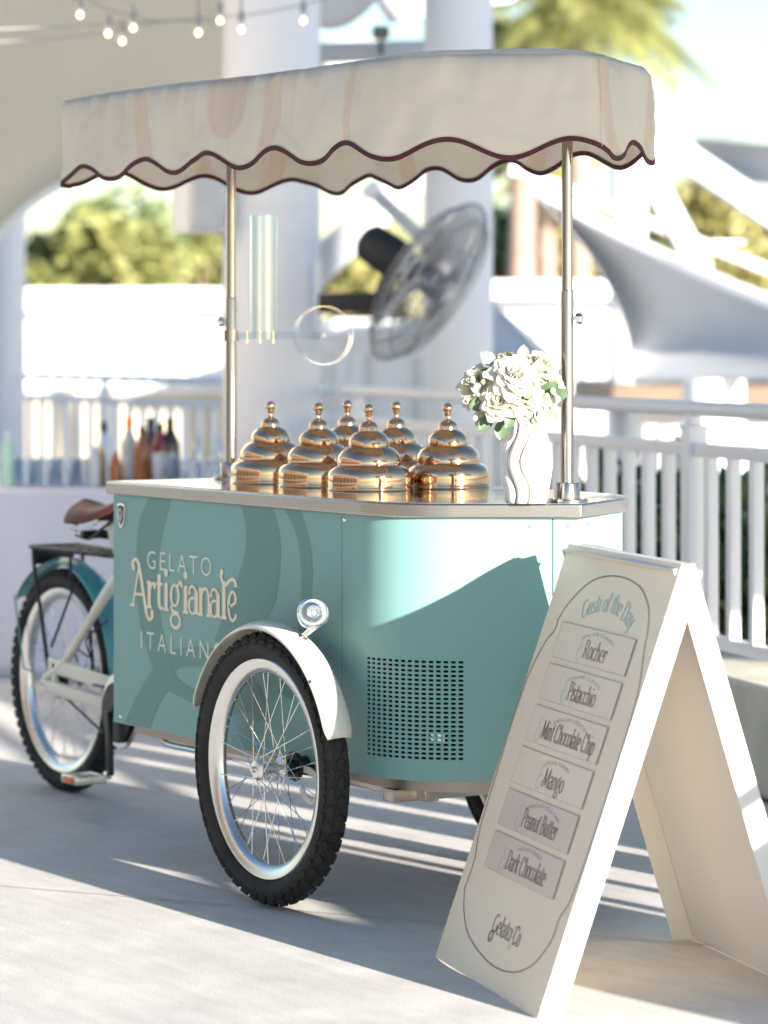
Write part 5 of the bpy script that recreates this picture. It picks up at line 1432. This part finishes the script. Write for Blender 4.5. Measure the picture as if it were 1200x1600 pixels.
# ================================================================ BAR TABLE
tA, tB = Vector((-2.9, 12.95)), Vector((-.25, 12.35))
td = (tB - tA).normalized(); tn = Vector((-td.y, td.x))
def tp_(s, n_, z): q = tA + td * s + tn * n_; return cam_xy(q.x, q.y, z)
TL = (tB - tA).length
M['cloth'] = mat('white_tablecloth', (.66, .67, .78), .8, 0, var=.02, vscale=3)
tbl = thing('bar_table', 'long bar table under a white floor-length cloth, left behind the cart', 'table', tp_(TL / 2, .38, 0))
def cloth(u, v):
    s = u * TL
    if v < .55:
        k = v / .55; z = .012 + .725 * k
        f = .020 * math.sin(s * 11 + .7 * math.sin(s * 4)) * (1 - k) + .008 * math.sin(s * 27) * (1 - k)
        return tp_(s, f - .03 * (1 - k) ** 2, z)
    k = (v - .55) / .45
    return tp_(s, .76 * k, .742 + .003 * math.sin(PI * k) + .0015 * noise.noise(Vector((s * 4, k * 3, 0))))
o = MB().grid(cloth, 120, 22).build('tablecloth', M['cloth'], tbl, 50); solid(o, .002)
MB().add([tp_(0, .02, .72), tp_(TL, .02, .72), tp_(TL, .74, .72), tp_(0, .74, .72), tp_(0, .02, .7), tp_(TL, .02, .7), tp_(TL, .74, .7), tp_(0, .74, .7)], [(0, 1, 2, 3), (7, 6, 5, 4), (0, 4, 5, 1), (1, 5, 6, 2), (2, 6, 7, 3), (3, 7, 4, 0)]).build('tabletop', M['white_paint'], tbl, None)
for s in (.1, TL - .1):
    for n_ in (.08, .68): MB().tube([tp_(s, n_, 0), tp_(s, n_, .7)], .016, 8).build('leg', M['alu'], tbl)
def s_at(px, n_=.3):
    best = min((abs(((q.dot(RIGHT)) * FPX / q.dot(AHEAD)) + 600 - px), s) for s in [i * .005 for i in range(int(TL / .005))] for q in [tp_(s, n_, 0) - CAM])
    return best[1]
TZ = .7465
gme = MB().lathe([(.0001, .004), (.027, .004), (.029, 0), (.031, .002), (.036, .105), (.0345, .105), (.0295, .008), (.0001, .008)], 20).mesh('drinking_glass', M['glass'], 40)
rows_ = ['in the front row', 'in the second row', 'in the third row', 'in the back row']
cnt = 0
for r_i, n_ in enumerate((.20, .30, .40, .50)):
    s0 = s_at(12, n_)
    for k in range(5):
        s = s0 + k * .083 + (.03 if r_i % 2 else 0)
        o = bpy.data.objects.new('drinking_glass', gme); COL.objects.link(o); o.location = tp_(s, n_, TZ); o.rotation_euler = (0, 0, cnt)
        tag(o, 'clear tumbler %s of glasses at the left end of the bar' % rows_[r_i], 'glass', 'glasses on the bar table'); cnt += 1
for k, px in enumerate((300, 322, 338, 290, 312, 332)):
    n_ = .22 if k < 3 else .36
    o = bpy.data.objects.new('drinking_glass', gme); COL.objects.link(o); o.location = tp_(s_at(px, n_), n_, TZ)
    tag(o, 'clear tumbler on the bar table left of the rear canopy post', 'glass', 'glasses by the rear canopy post')
def bottle(label, px, n_, h_, r, body_c, cap_c, kind='bottle', band_c=None, glass=False, cap_h=.05):
    c = tp_(s_at(px, n_), n_, TZ)
    root = thing('bottle', label, 'bottle', c, 'bottles on the bar table')
    nk = r * .36; sh = h_ * .60
    m1 = M['glass'] if glass else mat('bottle_body', body_c, .15, 0, var=.1, coat=.5)
    MB().lathe([(.0001, 0), (r * .95, 0), (r, .006), (r, sh), (r * .9, sh + .02), (nk, sh + .07), (nk, h_ - cap_h), (nk, h_ - .01)], 20, c).build('body', m1, root)
    MB().lathe([(nk * 1.15, h_ - cap_h), (nk * 1.2, h_ - cap_h + .004), (nk * 1.15, h_), (.0001, h_ + .001)], 16, c).build('cap', mat('bottle_cap', cap_c, .35, 0, var=.1), root)
    if band_c: MB().lathe([(r + .0008, h_ * .16), (r + .0008, h_ * .46)], 20, c).build('paper_label', mat('bottle_label', band_c, .5, 0, var=.15), root)
bottle('pale bottle with a bright orange pourer on the bar table', 201, .28, .275, .030, (.55, .56, .58), (.85, .16, .03), band_c=(.7, .7, .72), cap_h=.06)
bottle('square-shouldered amber bottle beside the orange pourer', 222, .22, .24, .034, (.28, .09, .02), (.02, .02, .02), band_c=(.30, .10, .03))
bottle('dark bottle with a black cap behind the amber bottle', 236, .48, .27, .032, (.03, .03, .03), (.01, .01, .01), band_c=(.5, .5, .5))
bottle('red bottle with a dark neck on the bar table', 251, .36, .25, .033, (.20, .01, .02), (.02, .01, .015), band_c=(.25, .02, .03))
bottle('black round-shouldered bottle right of the red one', 266, .40, .27, .038, (.015, .012, .02), (.05, .05, .06), band_c=(.30, .26, .24))
bottle('small white bottle with a yellow cap left of the amber bottle', 148, .18, .155, .022, (.60, .62, .66), (.75, .55, .03))
bottle('small tan bottle beside the yellow-capped one', 158, .25, .15, .02, (.40, .28, .10), (.35, .25, .08))
bottle('short amber jar bottle on the bar table', 181, .20, .12, .026, (.33, .10, .02), (.6, .6, .62))
bottle('clear bottle with a small black cap among the tumblers', 163, .55, .25, .030, (.6, .6, .6), (.01, .01, .012), glass=True)
bottle('pale mint bottle at the left end of the bar table', 12, .15, .22, .024, (.50, .75, .62), (.75, .8, .78))
bottle('clear bottle with a blue label near the railing post', 309, .55, .21, .026, (.6, .6, .6), (.7, .7, .72), glass=True, band_c=(.10, .30, .62))
bottle('clear bottle with a green label left of the canopy post', 342, .55, .21, .026, (.6, .6, .6), (.7, .7, .72), glass=True, band_c=(.03, .38, .30))
jug = thing('jug', 'clear square jug right of the amber bottle on the bar', 'jug', tp_(s_at(255, .16), .16, TZ))
jc = tp_(s_at(255, .16), .16, TZ)
MB().lathe([(.0001, .003), (.042, .003), (.048, .015), (.05, .14), (.047, .14), (.045, .02), (.0001, .008)], 8, jc).build('body', M['glass'], jug)
MB().tube(catmull([jc + RIGHT * .048 + Vector((0, 0, .12)), jc + RIGHT * .085 + Vector((0, 0, .10)), jc + RIGHT * .08 + Vector((0, 0, .05)), jc + RIGHT * .047 + Vector((0, 0, .04))], 5), .006, 8).build('handle', M['glass'], jug)
